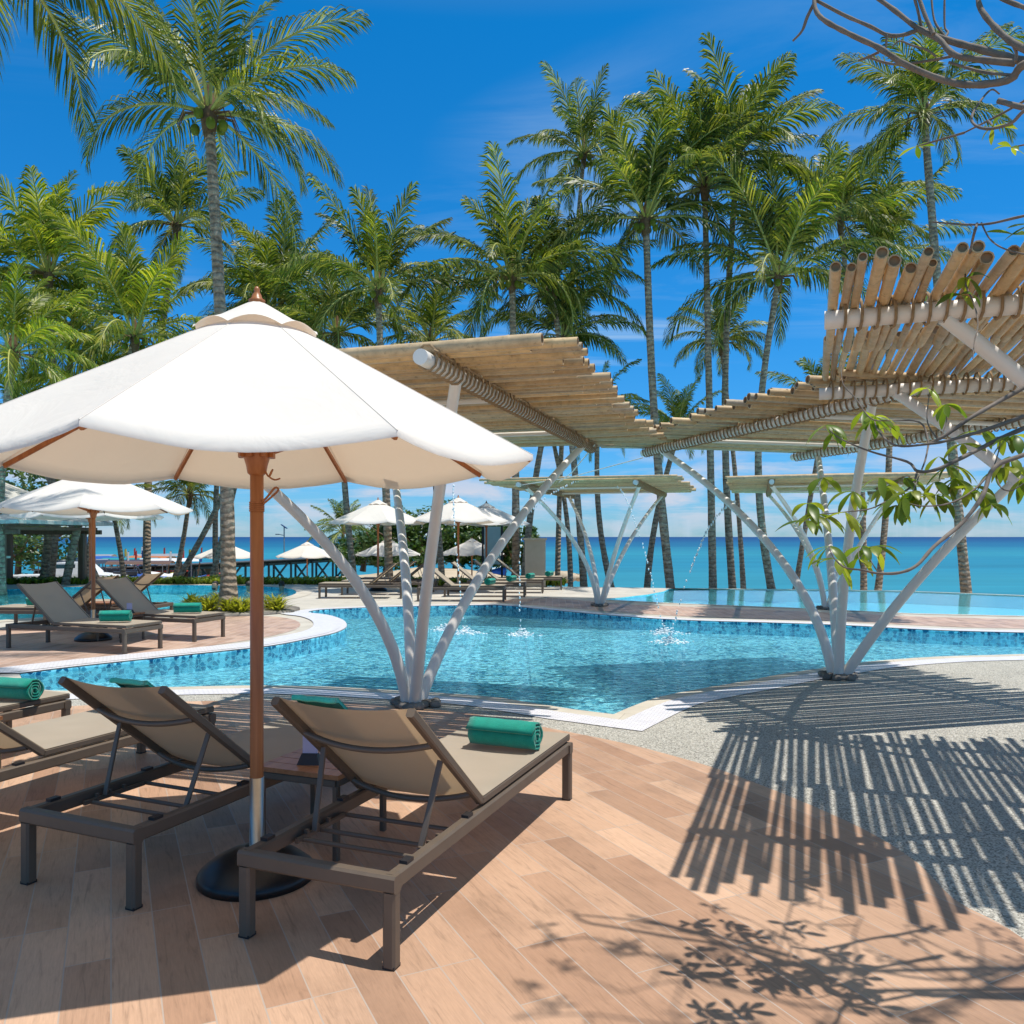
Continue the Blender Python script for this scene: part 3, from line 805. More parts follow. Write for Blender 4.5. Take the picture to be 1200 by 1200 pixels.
# ------------------------------------------------------------------ palms
def frond(m, c, az, el, bend, L, rnd, lw=.05, dens=46, twist=0.0, wind=None, sag=1.0):
    out = V((cos(az), sin(az), 0)); up = V((0,0,1))
    n = 16; pts = [V(c)]; tang = []
    for i in range(n):
        t = i/n
        e = el-bend*(t**1.35)
        d = (out*cos(e)+up*sin(e)).normalized()
        if wind is not None: d = (d+wind*t*.55).normalized()
        tang.append(d); pts.append(pts[-1]+d*L/n)
    tang.append(tang[-1])
    m.k = 1
    m.tube(pts, [.040*(1-i/n)**.8+.006 for i in range(n+1)], 5, False)
    m.k = 0
    roll = twist+rnd.uniform(-.7, .7)
    for k in range(dens):
        t = .14+.86*(k+rnd.uniform(-.18, .18))/dens
        t = min(max(t, .13), .995)
        x = t*n; i = min(int(x), n-1); f = x-i
        p = pts[i].lerp(pts[i+1], f); d = tang[i].lerp(tang[i+1], f).normalized()
        side = d.cross(up)
        if side.length < .05: side = V((-sin(az), cos(az), 0))
        side.normalize()
        nup = side.cross(d)
        ll = L*.25*(sin(pi*min(1, t*.84+.16))**.5)+.08
        for s in (-1, 1):
            if rnd.random() < .05: continue
            lenk = ll*rnd.uniform(.88, 1.08)
            sd = (side*cos(roll)+nup*sin(roll))*s
            ang = .72+.45*t+rnd.uniform(-.12, .12)          # swept towards the tip
            dirv = (sd*cos(ang)+d*sin(ang)+nup*(.15+rnd.uniform(-.12, .12))).normalized()
            q0 = p; wv = d*(lw*.5)
            g1, g2 = rnd.uniform(.2, .5)*sag, rnd.uniform(.8, 1.5)*sag
            q1 = q0+(dirv-up*.08).normalized()*lenk*.32
            q2 = q1+(dirv-up*g1*1.3).normalized()*lenk*.36
            q3 = q2+(dirv-up*g2*1.2).normalized()*lenk*.34
            m.add([q0-wv*.5, q0+wv*.5, q1+wv, q1-wv, q2+wv*.85, q2-wv*.85, q3], [(0,1,2,3), (3,2,4,5), (5,4,6)], False)
def crown_mesh(seed, nf=24, L=3.9, droop=1.0, dens=58, upright=.0, wind=V((.18,.0,0)), lw=.062):
    rnd = random.Random(seed); m = MB()
    for i in range(nf):
        q = i/(nf-1); az = i*2.39996+rnd.uniform(-.25, .25)
        el = radians(86-q*100+upright*12+rnd.uniform(-8, 8))
        bend = radians((30+50*q)*droop+rnd.uniform(-14, 22))
        l = L*rnd.uniform(.82, 1.08)*(.80 if q < .12 else 1)*(.85 if q > .9 else 1)
        c = V((cos(az)*.12, sin(az)*.12, .15*(1-q)))
        frond(m, c, az, el, bend, l, rnd, lw, dens, 0, wind, .55+.9*q)
    # spear leaf
    m.k = 1; m.tube([(0,0,0),(.05,.02,.9),(.12,.02,1.9)], [.05,.035,.008], 6); m.k = 0
    me = bpy.data.meshes.new('crown'); me.from_pydata(m.v, [], m.f)
    me.materials.append(MATS['palm_leaf']); me.materials.append(MATS['frond_rib'])
    me.polygons.foreach_set('use_smooth', m.sm); me.polygons.foreach_set('material_index', m.mi)
    return me
CR = [crown_mesh(21, 20, 3.9, 1.1), crown_mesh(22, 20, 3.9, .95, upright=.7), crown_mesh(23, 22, 3.9, 1.15), crown_mesh(24, 20, 4.0, 1.0, upright=.4), crown_mesh(25, 22, 3.9, 1.35), crown_mesh(26, 19, 4.0, 1.15, upright=.5), crown_mesh(27, 21, 3.8, 1.0, upright=.2)]
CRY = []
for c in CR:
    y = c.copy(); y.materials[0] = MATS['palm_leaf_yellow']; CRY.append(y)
CRBIG = crown_mesh(31, 19, 4.1, 1.15, dens=76, lw=.046)
fruit = {}
def palm(bx, Y, cx, cy, label, variant=0, sc=1.0, zb=-1.2, r=.15, bend=None, rz=None, yellow=False, mesh=None, dY=0, name='coconut_palm', rb=None):
    rnd = random.Random(int(bx*7+cx+cy))
    B = V(((bx-600)/F*Y, Y, zb)); T = at(cx, cy, Y+dY)
    root = empty(name, B, 0, label, 'palm tree', 'coconut palms around the pools')
    T = T-B; r *= .86
    if bend is None:
        bend = rnd.uniform(-.04, .04)*T.z
        side = V((1, .3, 0))
    else:
        side = V((1, 0, 0)); bend = bend*Y/F
    pts = []; rs = []; N = 30
    for i in range(N+1):
        t = i/N
        p = V((T.x*(t**1.1), T.y*t, T.z*t))+side*bend*sin(pi*t)*(1-.2*t)
        pts.append(p)
        k = r*(1.0-.30*t)+r*.55*math.exp(-t*T.z/.5)
        rs.append(k*(1+.045*rnd.uniform(-1, 1)))
    m = MB(); m.tube(pts, rs, 12); m.build('trunk', 'palm_bark', root)
    m = MB(); a = pts[-1]-V((0,0,.35)); m.lathe([(rs[-1]*.95,-.05),(rs[-1]*1.35,.15),(rs[-1]*1.7,.4),(rs[-1]*1.3,.7),(.03,1.05)], 10, a)
    for k in range(9):
        an = rnd.uniform(0, 6.3); c = a+V((cos(an)*r*1.2, sin(an)*r*1.2, .45)); m.tube([c, c+V((cos(an)*.3, sin(an)*.3, .0)), c+V((cos(an)*.45, sin(an)*.45, -.35))], [.03,.02,.006], 4)
    m.build('crown_fibres', 'fibre', root)
    if rnd.random() < .5 and sc > .8:
        for k in range(6):
            m = MB(); an = k*1.05+rnd.uniform(-.2, .2); m.ball(a+V((cos(an)*.30, sin(an)*.30, .25+rnd.uniform(-.15, .1))), .10, 8, 6, (1,1,1.2))
            m.build('coconut', 'palm_leaf_yellow', root)
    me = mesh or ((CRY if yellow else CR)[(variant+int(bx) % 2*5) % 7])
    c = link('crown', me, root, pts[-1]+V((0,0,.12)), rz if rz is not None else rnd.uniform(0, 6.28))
    c.scale = (sc, sc, sc)
    return root
palm(268, 16.9, 245, 140, 'tallest palm on the left with a ringed trunk rising from the spiky yellow planting', zb=0, r=.17, mesh=CRBIG, sc=.88, bend=4, rz=.6)
palm(790, 26, 757, 262, 'tall palm in the middle whose bare trunk rises above the bamboo roofs', 1, 1.02, r=.17, bend=-8, rz=.3)
palm(836, 26.5, 826, 225, 'left of two straight trunked palms right of the middle, bushy top', 3, .98, r=.15, bend=0)
palm(861, 27.5, 864, 185, 'right of two straight trunked palms right of the middle, taller crown', 1, 1.05, r=.15, bend=-14)
palm(912, 25.5, 912, 328, 'palm with a curved trunk bulging left just left of the upper right pergola', 3, 1.05, r=.15, bend=-26, yellow=False)
palm(1136, 24.5, 1083, 138, 'isolated tall palm at the right with drooping crown and thick rough base', 4, .78, r=.17, bend=-4)
palm(1012, 28.5, 985, 262, 'palm behind the upper right pergola, left of its pair', 2, .95, r=.13)
palm(1026, 30, 1035, 305, 'lower palm behind the upper right pergola, right of its pair', 3, .85, r=.14)
palm(872, 32, 845, 405, 'small distant palm between the two straight trunks and the curved one', 4, .62, r=.12)
palm(930, 33, 968, 480, 'palm mostly hidden by the right pergola roof, one frond showing left', 0, .75, r=.13)
palm(653, 31, 684, 185, 'tall thin palm behind and left of the middle palm, small crown', 2, .85, r=.12, bend=-6)
palm(686, 27, 648, 345, 'palm left of the middle with a dark crown just above the near bamboo roof', 3, .92, r=.14, bend=4)
palm(725, 28, 700, 500, 'low palm with a curved trunk under the far pergola roof, left one', 0, .62, r=.13, bend=-12, yellow=True)
palm(757, 29, 795, 505, 'low palm behind the middle pergola, right one of a low pair', 2, .55, r=.14, yellow=True)
palm(668, 30, 640, 480, 'low palm peeking out below the near bamboo roof', 2, .6, r=.12, yellow=True)
palm(604, 25.5, 600, 330, 'palm left of the middle with its crown centred over the near bamboo roof', 0, .98, r=.15, bend=2, rz=1.0)
palm(612, 28, 660, 400, 'palm half hidden behind the near bamboo roof, trunk leaning right', 1, .75, r=.14)
palm(458, 24.5, 443, 345, 'palm right of the big parasol top with upright fronds and a bright leaf base', 1, .92, r=.15, bend=0, rz=2.0)
palm(521, 30, 505, 405, 'dense dark palm low behind the near bamboo roof', 2, .85, r=.14)
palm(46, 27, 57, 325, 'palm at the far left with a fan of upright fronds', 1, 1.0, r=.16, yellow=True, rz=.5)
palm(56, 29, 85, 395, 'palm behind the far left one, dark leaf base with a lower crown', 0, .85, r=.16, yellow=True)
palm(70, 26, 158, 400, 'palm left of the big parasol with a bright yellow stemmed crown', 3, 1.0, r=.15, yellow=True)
palm(173, 31, 207, 268, 'palm showing between the left fan palm and the tallest trunk, feathery top', 1, .95, r=.17)
palm(188, 30, 330, 350, 'palm whose dark fronds show right of the tallest trunk above the parasol', 3, .9, r=.13, bend=30)
palm(237, 28, 310, 300+70, 'palm just behind the parasol top with a long arching frond', 4, .85, r=.12, bend=10)
palm(197, 33, 222, 583, 'young low palm with a leaning trunk below the big parasol rim', 2, .55, r=.13, bend=4)
palm(2, 22, 15, 420, 'bright green palm cut by the left frame edge', 0, .75, r=.16, yellow=True, zb=-.6)
palm(95, 28, 118, 470, 'yellow green palm hidden behind the big parasol canopy', 3, .8, r=.14, yellow=True)
palm(128, 29, 30, 505, 'low palm behind the big parasol at the left with yellow fronds', 0, .75, r=.16, yellow=True)
palm(147, 30, 130, 590, 'short palm with yellowing leaves behind the brick island parasols', 2, .5, r=.12, yellow=True)
palm(255, 31, 262, 470, 'leaning trunked palm just left of the wide ringed trunk', 0, .6, r=.13, bend=-6)
palm(402, 55, 402, 626, 'tiny distant palm behind the jetty', 0, .75, r=.12)
palm(420, 27, 395, 395, 'palm low behind the parasol top at its right', 2, .8, r=.13)
palm(-560, 9.5, -10, -60, 'near palm beyond the top left corner, only hanging frond tips in view', 0, .75, r=.17, mesh=CRBIG, zb=0, rz=2.2)
palm(-120, 27, -40, 350, 'palm beyond the left frame edge with fronds reaching in', 1, 1.0, r=.16, yellow=True)

# ------------------------------------------------------------------ broadleaf trees, bushes, ground cover
def leaf_blob(m, c, rad, n, size, rnd, sc=(1,1,.8)):
    for _ in range(n):
        u = V((rnd.gauss(0,1), rnd.gauss(0,1), rnd.gauss(0,1))).normalized()
        rr = rad*(rnd.random()**.35)
        p = V(c)+V((u.x*rr*sc[0], u.y*rr*sc[1], u.z*rr*sc[2]))
        a = V((rnd.gauss(0,1), rnd.gauss(0,1), rnd.gauss(0,.6))).normalized(); b = a.cross(u+V((.1,.1,.3))).normalized()
        s = size*rnd.uniform(.6, 1.3)
        m.add([p-a*s, p+b*s*.45, p+a*s, p-b*s*.45], [(0,1,2,3)], False)
def broad_tree(px_, Y, zb, h, w, label, seed, grp='broadleaf trees on the shore'):
    rnd = random.Random(seed); X = (px_-600)/F*Y
    r = empty('broadleaf_tree', (X, Y, zb), 0, label, 'tree', grp)
    m = MB(); m.tube([(0,0,0),(.1,0,h*.3),(.0,.1,h*.6)], [.2,.15,.08], 8)
    for k in range(6):
        a = k*1.1; m.tube([(0,0,h*.3),(cos(a)*w*.3,sin(a)*w*.3,h*.55),(cos(a)*w*.5,sin(a)*w*.5,h*.75)], [.09,.05,.02], 6)
    m.build('trunk', 'brown_wood', r)
    m = MB()
    for k in range(26):
        a = rnd.uniform(0, 6.28); q = rnd.random()**.6*w*.55; z = h*rnd.uniform(.25, 1.0)
        q *= math.sqrt(max(.05, 1-((z/h-.5)/.6)**2))
        leaf_blob(m, (q*cos(a), q*sin(a), z), w*rnd.uniform(.12, .2), 150, .16, rnd)
    m.build('crown', 'broad_leaf', r)
labs = ['rounded green tree behind the left parasol across the pool', 'broad green tree between the left and middle parasols across the pool', 'green tree behind the middle parasol across the pool',
        'low green tree behind the right parasol across the pool', 'green tree nearest the far pergola behind the row of loungers', 'bushy green tree right of the jetty end']
for k, (p_, Y, w, h) in enumerate([(452,47,6,4.4),(492,46,7,5.0),(533,47,7,4.6),(572,46,6,4.2),(603,44,3.6,3.4),(425,50,4,3.0)]):
    broad_tree(p_, Y, -.6, h*.72, w*.8, labs[k], 40+k)
for k, (p_, Y, w, h, lb) in enumerate([(20, 46, 8, 5, 'green tree seen through the open bar pavilion'), (-40, 40, 9, 7, 'large green tree behind the bar pavilion at the left frame edge')]):
    broad_tree(p_, Y, -1.2, h, w, lb, 60+k)
def cover(name, poly, n, h, mat, label, seed, zb=0):
    rnd = random.Random(seed); m = MB()
    xs = [p.x for p in poly]; ys = [p.y for p in poly]
    def inside(x, y):
        c = False; j = len(poly)-1
        for i in range(len(poly)):
            if (poly[i].y > y) != (poly[j].y > y) and x < (poly[j].x-poly[i].x)*(y-poly[i].y)/(poly[j].y-poly[i].y)+poly[i].x: c = not c
            j = i
        return c
    k = 0; tries = 0
    while k < n and tries < n*20:
        tries += 1
        x, y = rnd.uniform(min(xs), max(xs)), rnd.uniform(min(ys), max(ys))
        if not inside(x, y): continue
        k += 1
        hh = h*rnd.uniform(.5, 1.15)*(1+.4*mnoise.noise(V((x, y, 0))))
        for q in range(6):
            a = rnd.uniform(0, 6.28); l = hh*rnd.uniform(.6, 1.1); o = V((cos(a), sin(a), 0)); s = V((-sin(a), cos(a), 0))*.03
            p = V((x, y, zb)); p1 = p+o*l*.35+V((0,0,l*.7)); p2 = p+o*l*.75+V((0,0,l*.8))
            m.add([p-s*.5, p+s*.5, p1+s, p1-s, p2], [(0,1,2,3),(3,2,4)], False)
    o = m.build(name, mat); return tag(o, label, 'plants', None, 'stuff')
hedge = [V((-21,26.0,0)), V((-6.6,26.0,0)), V((-4.2,24.6,0)), V((-3.6,25.5,0)), V((-5.6,27.3,0)), V((-21,27.4,0))]
cover('hedge_planting', hedge, 2600, .24, 'ground_cover', 'low yellow green hedge along the far side of the left pool', 5)
hedge2 = [V((-4.2,24.4,0)), V((1.6,25.0,0)), V((1.6,26,0)), V((-4.2,26.2,0))]
cover('shrub_bed', hedge2, 700, .3, 'ground_cover', 'green low planting behind the loungers across the pool', 6)
def spiky(x, y, z, s, label, seed, grp='spiky yellow green plants around the ringed palm trunk'):
    rnd = random.Random(seed); m = MB()
    for k in range(85):
        a = rnd.uniform(0, 6.28); el = rnd.uniform(.35, 1.4); l = s*rnd.uniform(.6, 1.0)
        o = V((cos(a), sin(a), 0)); sd = V((-sin(a), cos(a), 0))*.022*s*2
        p = V((rnd.uniform(-.05,.05), rnd.uniform(-.05,.05), 0))
        p1 = p+(o*cos(el)+V((0,0,1))*sin(el))*l*.6; p2 = p1+(o*cos(el*.6)+V((0,0,1))*sin(el*.3))*l*.45
        m.add([p-sd*.5, p+sd*.5, p1+sd, p1-sd, p2], [(0,1,2,3),(3,2,4)], False)
    tag(m.build('spiky_plant', 'spiky_leaf', loc=(x, y, z)), label, 'plant', grp)
cxp, cyp = -5.78, 16.9
pos = ['at the left end', 'left of the trunk', 'in front of the trunk, left', 'in front of the trunk, right', 'right of the trunk', 'at the right end', 'behind the trunk, left', 'behind the trunk, right', 'nearest the pool ring', 'beside the wooden pole']
for k, (dx, dy) in enumerate([(-.75,-.1),(-.45,-.5),(-.15,-.75),(.25,-.75),(.6,-.45),(.9,-.1),(-.4,.5),(.4,.5),(.55,-.95),(1.15,-.5)]):
    spiky(cxp+dx, cyp+dy, .01, .50, 'spiky yellow green plant %s in the palm bed' % pos[k], 80+k)
m = MB(); m.lathe([(1.3,0),(1.3,.03),(1.2,.05),(0,.07)], 40, (cxp+.15, cyp-.15, .004)); m.build('planting_bed', 'rock')['kind'] = 'structure'
# rocks on the shore behind the loungers
for k, (p_, Y, s, lb) in enumerate([(642,37,.55,'large shore boulder right of the stone pillar'),(655,38,.45,'middle shore boulder right of the stone pillar'),(667,38.5,.35,'low shore boulder at the tip of the sand bank')]):
    m = MB(); rnd = random.Random(90+k)
    for q in range(9): m.ball((rnd.uniform(-.5,.5), rnd.uniform(-.3,.3), rnd.uniform(0,.5)*s), s*rnd.uniform(.4,.8), 8, 6, (1.3,1,.7), .14, rnd)
    o = m.build('boulder', 'sand', loc=((p_-600)/F*Y, Y, -.45)); tag(o, lb, 'rock', 'shore boulders')
m = MB(); m.box((0,0,.75), (.62,.5,1.5)); m.box((0,0,1.53), (.70,.58,.06)); m.box((0,0,.05),(.72,.6,.1))
tag(m.build('stone_pillar', 'sand', loc=((627-600)/F*25.0, 25.0, -.1)), 'square beige brown pillar at the end of the row of loungers', 'pillar')
r = empty('notice_board', ((577-600)/F*28.5, 28.5, 0), 0, 'grey green notice board on two dark posts behind the row of loungers', 'sign')
for sx in (-1,1):
    m = MB(); m.bar((sx*.33,0,-.6),(sx*.33,0,1.9),.07,.07,up=(0,1,0)); m.build('post', 'dark_cap', r)
m = MB(); m.box((0,-.01,1.2),(.56,.04,1.3)); m.build('panel', 'board_green', r)

# ------------------------------------------------------------------ jetty
r = empty('wooden_jetty', (0, 58, 0), 0, 'long dark wooden jetty on crossed legs running over the shallows at the left', 'jetty')
J0, J1 = at(40, 672, 46)-V((0,58,0)), at(425, 656, 62)-V((0,58,0))
m = MB()
Nj = 26
ends = [J0.lerp(J1, k/Nj) for k in range(Nj+1)]
for k in range(Nj+1): ends[k].z = -.55+.5*(k/Nj)**1.5*.9
m.tube(ends, .17, 6, smooth=False)
for k in range(Nj): m.bar(ends[k]+V((0,0,.2)), ends[k+1]+V((0,0,.2)), 1.4, .08)
m.build('walkway', 'pier_wood', r)
for k in range(0, Nj, 2):
    m = MB(); c = ends[k]
    for s in (-1, 1):
        m.tube([c+V((s*.55,-.3,0)), c+V((-s*.55,-.35,-1.45))], .075, 6)
        m.tube([c+V((s*.6,.3,0)), c+V((s*.6,.3,-1.9))], .08, 6)
    m.build('trestle', 'pier_wood', r)
# lamp mast on the jetty
r = empty('lamp_mast', at(333, 655, 60), 0, 'thin mast with a small solar lamp standing on the jetty', 'lamp post')
m = MB(); m.tube([(0,0,0),(0,0,2.4)], .045, 8); m.build('mast', 'paint_grey', r)
m = MB(); m.box((0,0,2.35),(.5,.3,.05), Matrix.Rotation(.6,3,'Y')); m.build('solar_panel', 'paint_navy', r)
m = MB(); m.tube([(0,0,1.7),(-.45,0,1.8)], .03, 6); m.box((-.5,0,1.78),(.25,.12,.08)); m.build('lamp_head', 'paint_grey', r)

# ------------------------------------------------------------------ bar pavilion
r = empty('bar_pavilion', (-16.2, 24.2, 0), 0, 'open bar pavilion with a grey shingle roof at the left frame edge', 'pavilion')
m = MB()
m.add([(-3.4,-2.6,1.85),(3.3,-2.6,1.95),(3.3,2.6,1.95),(-3.4,2.6,1.95),(-1.2,0,3.3),(.8,0,3.3),(-3.4,-2.6,1.75),(3.3,-2.6,1.85),(3.3,2.6,1.85),(-3.4,2.6,1.85)],
      [(0,1,5,4),(1,2,5),(2,3,4,5),(3,0,4),(6,7,1,0),(7,8,2,1),(8,9,3,2),(9,6,0,3)], False)
m.build('roof', 'roof_shingle', r)
m = MB()
for x in (-3.2, -2, -.8, .4, 1.6, 2.8): m.bar((x,-2.5,1.74),(x,2.5,1.74),.06,.10)
for y in (-2.2, 2.2): m.bar((-3.2,y,1.64),(3.1,y,1.64),.10,.14)
m.build('rafters', 'brown_wood', r)
for x in (-2.6, .2, 2.55):
    for y in (-2.1, 2.1):
        m = MB(); m.bar((x,y,0),(x,y,1.6),.22,.22,up=(0,1,0)); m.build('post', 'varnished_wood' if False else 'brown_wood', r)
m = MB(); m.box((.3,-2.0,.95),(4.6,.5,.06)); m.build('counter_top', 'limestone', r)
m = MB(); m.box((.3,-2.0,.47),(4.3,.36,.92)); m.build('counter_front', 'paint_teal', r)
def stool(x, y, label):
    r = empty('bar_stool', (x, y, 0), 0, label, 'bar stool', 'wooden bar stools by the pavilion')
    m = MB(); m.box((0,0,.70),(.42,.42,.05)); m.build('seat', 'tan_wood', r)
    for sx in (-1,1):
        for sy in (-1,1):
            m = MB(); m.bar((sx*.19,sy*.19,0),(sx*.18,sy*.18,.68 if sy > 0 else 1.05),.045,.045,up=(0,1,0)); m.build('leg','tan_wood',r)
    m = MB(); m.box((0,-.18,.98),(.40,.03,.10)); m.box((0,-.18,.84),(.40,.03,.05)); m.box((0,.19,.3),(.36,.03,.04)); m.box((0,-.19,.3),(.36,.03,.04)); m.build('backrest','tan_wood',r)
stool(-14.9, 21.3, 'wooden bar stool right in front of the pavilion counter')
stool(-13.9, 21.6, 'wooden bar stool at the right corner of the pavilion counter')

# ------------------------------------------------------------------ boats, truck
def boat(px_, Y, rz, hull, trim, canopy, label, L=6.0, kind='long_boat', grp='moored wooden boats at the left shore'):
    X = (px_-600)/F*Y
    r = empty(kind, (X, Y, -1.5), rz, label, 'boat', grp)
    m = MB(); n = 14; prof = []
    vs = []
    for i in range(n+1):
        t = i/n; x = -L/2+L*t; w = .75*(sin(pi*(.12+.88*t*.96)))**.6*(1 if t < .8 else max(.05, (1-t)/.2)); zt = .45+.9*max(0, t-.6)**1.5*4*.5
        zb = -.12+ (max(0, t-.8)*1.2)
        vs += [V((x,-w,zt)), V((x,-w*.7,zb+.12)), V((x,0,zb)), V((x,w*.7,zb+.12)), V((x,w,zt)), V((x, w*.85, zt-.25)), V((x,-w*.85,zt-.25))]
    k = 7
    m.add(vs, [(i*k+a, i*k+(a+1) % k, (i+1)*k+(a+1) % k, (i+1)*k+a) for i in range(n) for a in range(k)]+[tuple(range(6,-1,-1))], True)
    m.build('hull', hull, r)
    m = MB()
    for s in (0, 4): m.tube([vs[i*k+s]+V((0,0,.02)) for i in range(n+1)], .04, 5)
    m.build('gunwale', trim, r)
    if canopy:
        for x in (-1.6, .9):
            for s in (-1,1):
                m = MB(); m.tube([(x, s*.55, .3),(x, s*.55, 1.55)], .025, 5); m.build('canopy_pole', 'paint_grey', r)
        m = MB(); c = [(-1.9+3.2*i/6, y, 1.55+.18*(1-(y/.7)**2)) for i in range(7) for y in (-.7,-.35,0,.35,.7)]
        m.add(c, [(i*5+j, i*5+j+1, (i+1)*5+j+1, (i+1)*5+j) for i in range(6) for j in range(4)], True); m.build('canopy', canopy, r)
    m = MB(); m.tube([(L*.42,0,.6),(L*.46,0,2.2)], .03, 5); m.build('bow_post', 'brown_wood', r)
    m = MB(); m.box((L*.455,0,1.9),(.10,.10,.5)); m.build('ribbons', trim, r)
    m = MB(); m.box((-L*.42,0,.75),(.5,.35,.35)); m.tube([(-L*.42,0,.75),(-L*.62,0,-.1)], .03, 5); m.build('engine', 'paint_dark', r)
bl = [(98,47,.3,'paint_navy','paint_red','paint_grey','dark blue boat with a grey canopy nearest the bar pavilion'),
      (122,52,-.2,'paint_white','paint_blue','paint_blue','white boat with a blue canopy beyond the leaning trunk'),
      (138,46,.5,'paint_blue','paint_white','paint_dark','blue boat with a dark canopy behind the brick island parasol poles'),
      (160,50,.1,'brown_wood','paint_red','paint_teal','brown boat with a teal canopy left of the thick ringed trunks'),
      (182,55,-.3,'paint_dark','paint_yellow','paint_orange','dark boat with an orange canopy between two trunks'),
      (205,49,.4,'paint_grey','paint_red','paint_white','grey boat with red trim at the start of the jetty'),
      (150,62,0,'paint_white','paint_red',None,'low white open boat farther out behind the brown boat'),
      (228,66,.2,'brown_wood','paint_blue',None,'low brown open boat out beyond the jetty'),
      (112,60,.1,'paint_dark','paint_red','paint_grey','black boat with a grey canopy farther out at the left'),
       (88,44,.8,'paint_teal','paint_white','paint_dark','teal boat with a dark canopy beside the white pickup truck'),
      (172,44,.2,'paint_grey','paint_blue','brown_wood','grey boat with a brown canopy behind the blue jet ski'),
      (108,54,1.2,'paint_navy','paint_yellow','paint_blue','navy boat with a blue canopy, bow towards the bar pavilion'),
      (192,62,.6,'brown_wood','paint_red','paint_grey','brown boat with a grey canopy far out between two leaning trunks'),
      (126,68,.1,'paint_blue','paint_white',None,'low blue open boat farthest out at the left'),
      (545,60,.1,'paint_blue','paint_white','paint_white','blue boat with a white canopy behind the trees across the pool')]
for a in bl: boat(*a)
def jetski(px_, Y, col, rz, label):
    r = empty('jet_ski', ((px_-600)/F*Y, Y, -1.05), rz, label, 'jet ski', 'jet skis parked on the beach')
    m = MB(); vs = []; n = 10
    for i in range(n+1):
        t = i/n; w = .45*min(1, (1.02-t)*2.2)*(.8+.2*min(1,t*4)); x = -1.4+2.8*t; z = .15*t*t
        vs += [V((x,-w,.45+z)), V((x,-w*.6,.1+z)), V((x,w*.6,.1+z)), V((x,w,.45+z)), V((x,0,.6+z+.25*sin(pi*min(1,t*1.1))))]
    m.add(vs, [(i*5+a, i*5+(a+1)%5, (i+1)*5+(a+1)%5, (i+1)*5+a) for i in range(n) for a in range(5)]+[(4,3,2,1,0)], True); m.build('hull', col, r)
    m = MB(); m.box((-.35,0,.88),(1.0,.32,.18)); m.build('seat', 'paint_dark', r)
    m = MB(); m.tube([(.3,0,.8),(.15,0,1.15)], .05, 6); m.tube([(.15,-.35,1.15),(.15,.35,1.15)], .025, 6); m.build('handlebar', 'paint_dark', r)
    m = MB(); m.box((0,0,-.08),(2.0,.7,.1)); m.build('trailer', 'paint_grey', r)
for a in [(118,38,'paint_red',.6,'red jet ski parked on the sand left of the brick island poles'),(157,38,'paint_blue',.3,'blue jet ski parked on the sand between two palm trunks'),(168,40,'paint_white',.5,'white jet ski parked on the sand beside the blue one'),(137,41,'paint_navy',.2,'dark blue jet ski parked behind the brick island parasol poles')]:
    jetski(*a)
r = empty('pickup_truck', ((80-600)/F*37, 37, -1.2), pi*.03, 'white pickup truck parked on the beach behind the left palm trunks', 'truck')
m = MB(); prof = [(-2.4,.45),(-2.4,1.0),(-.6,1.02),(-.45,1.55),(.75,1.58),(1.25,1.08),(2.35,.95),(2.45,.5)]
vs = [(x,s*.85*(.92 if z > 1.2 else 1),z) for s in (-1,1) for x, z in prof]; n = len(prof)
m.add(vs, [tuple(range(n)), tuple(range(2*n-1,n-1,-1))]+[(i, n+i, n+(i+1)%n, (i+1)%n) for i in range(n)], False); m.build('body', 'paint_white', r)
m = MB(); m.box((.15,-.80,1.33),(.95,.03,.32)); m.box((.15,.80,1.33),(.95,.03,.32)); m.build('window', 'window_glass', r)
for x in (-1.5, 1.55):
    for s in (-1, 1):
        m = MB(); m.tube([(x,s*.72,.38),(x,s*.90,.38)], .37, 20); w = m.build('wheel', 'tyre', r)
        m = MB(); m.tube([(x,s*.89,.38),(x,s*.915,.38)], .2, 12); m.build('rim', 'paint_grey', w)

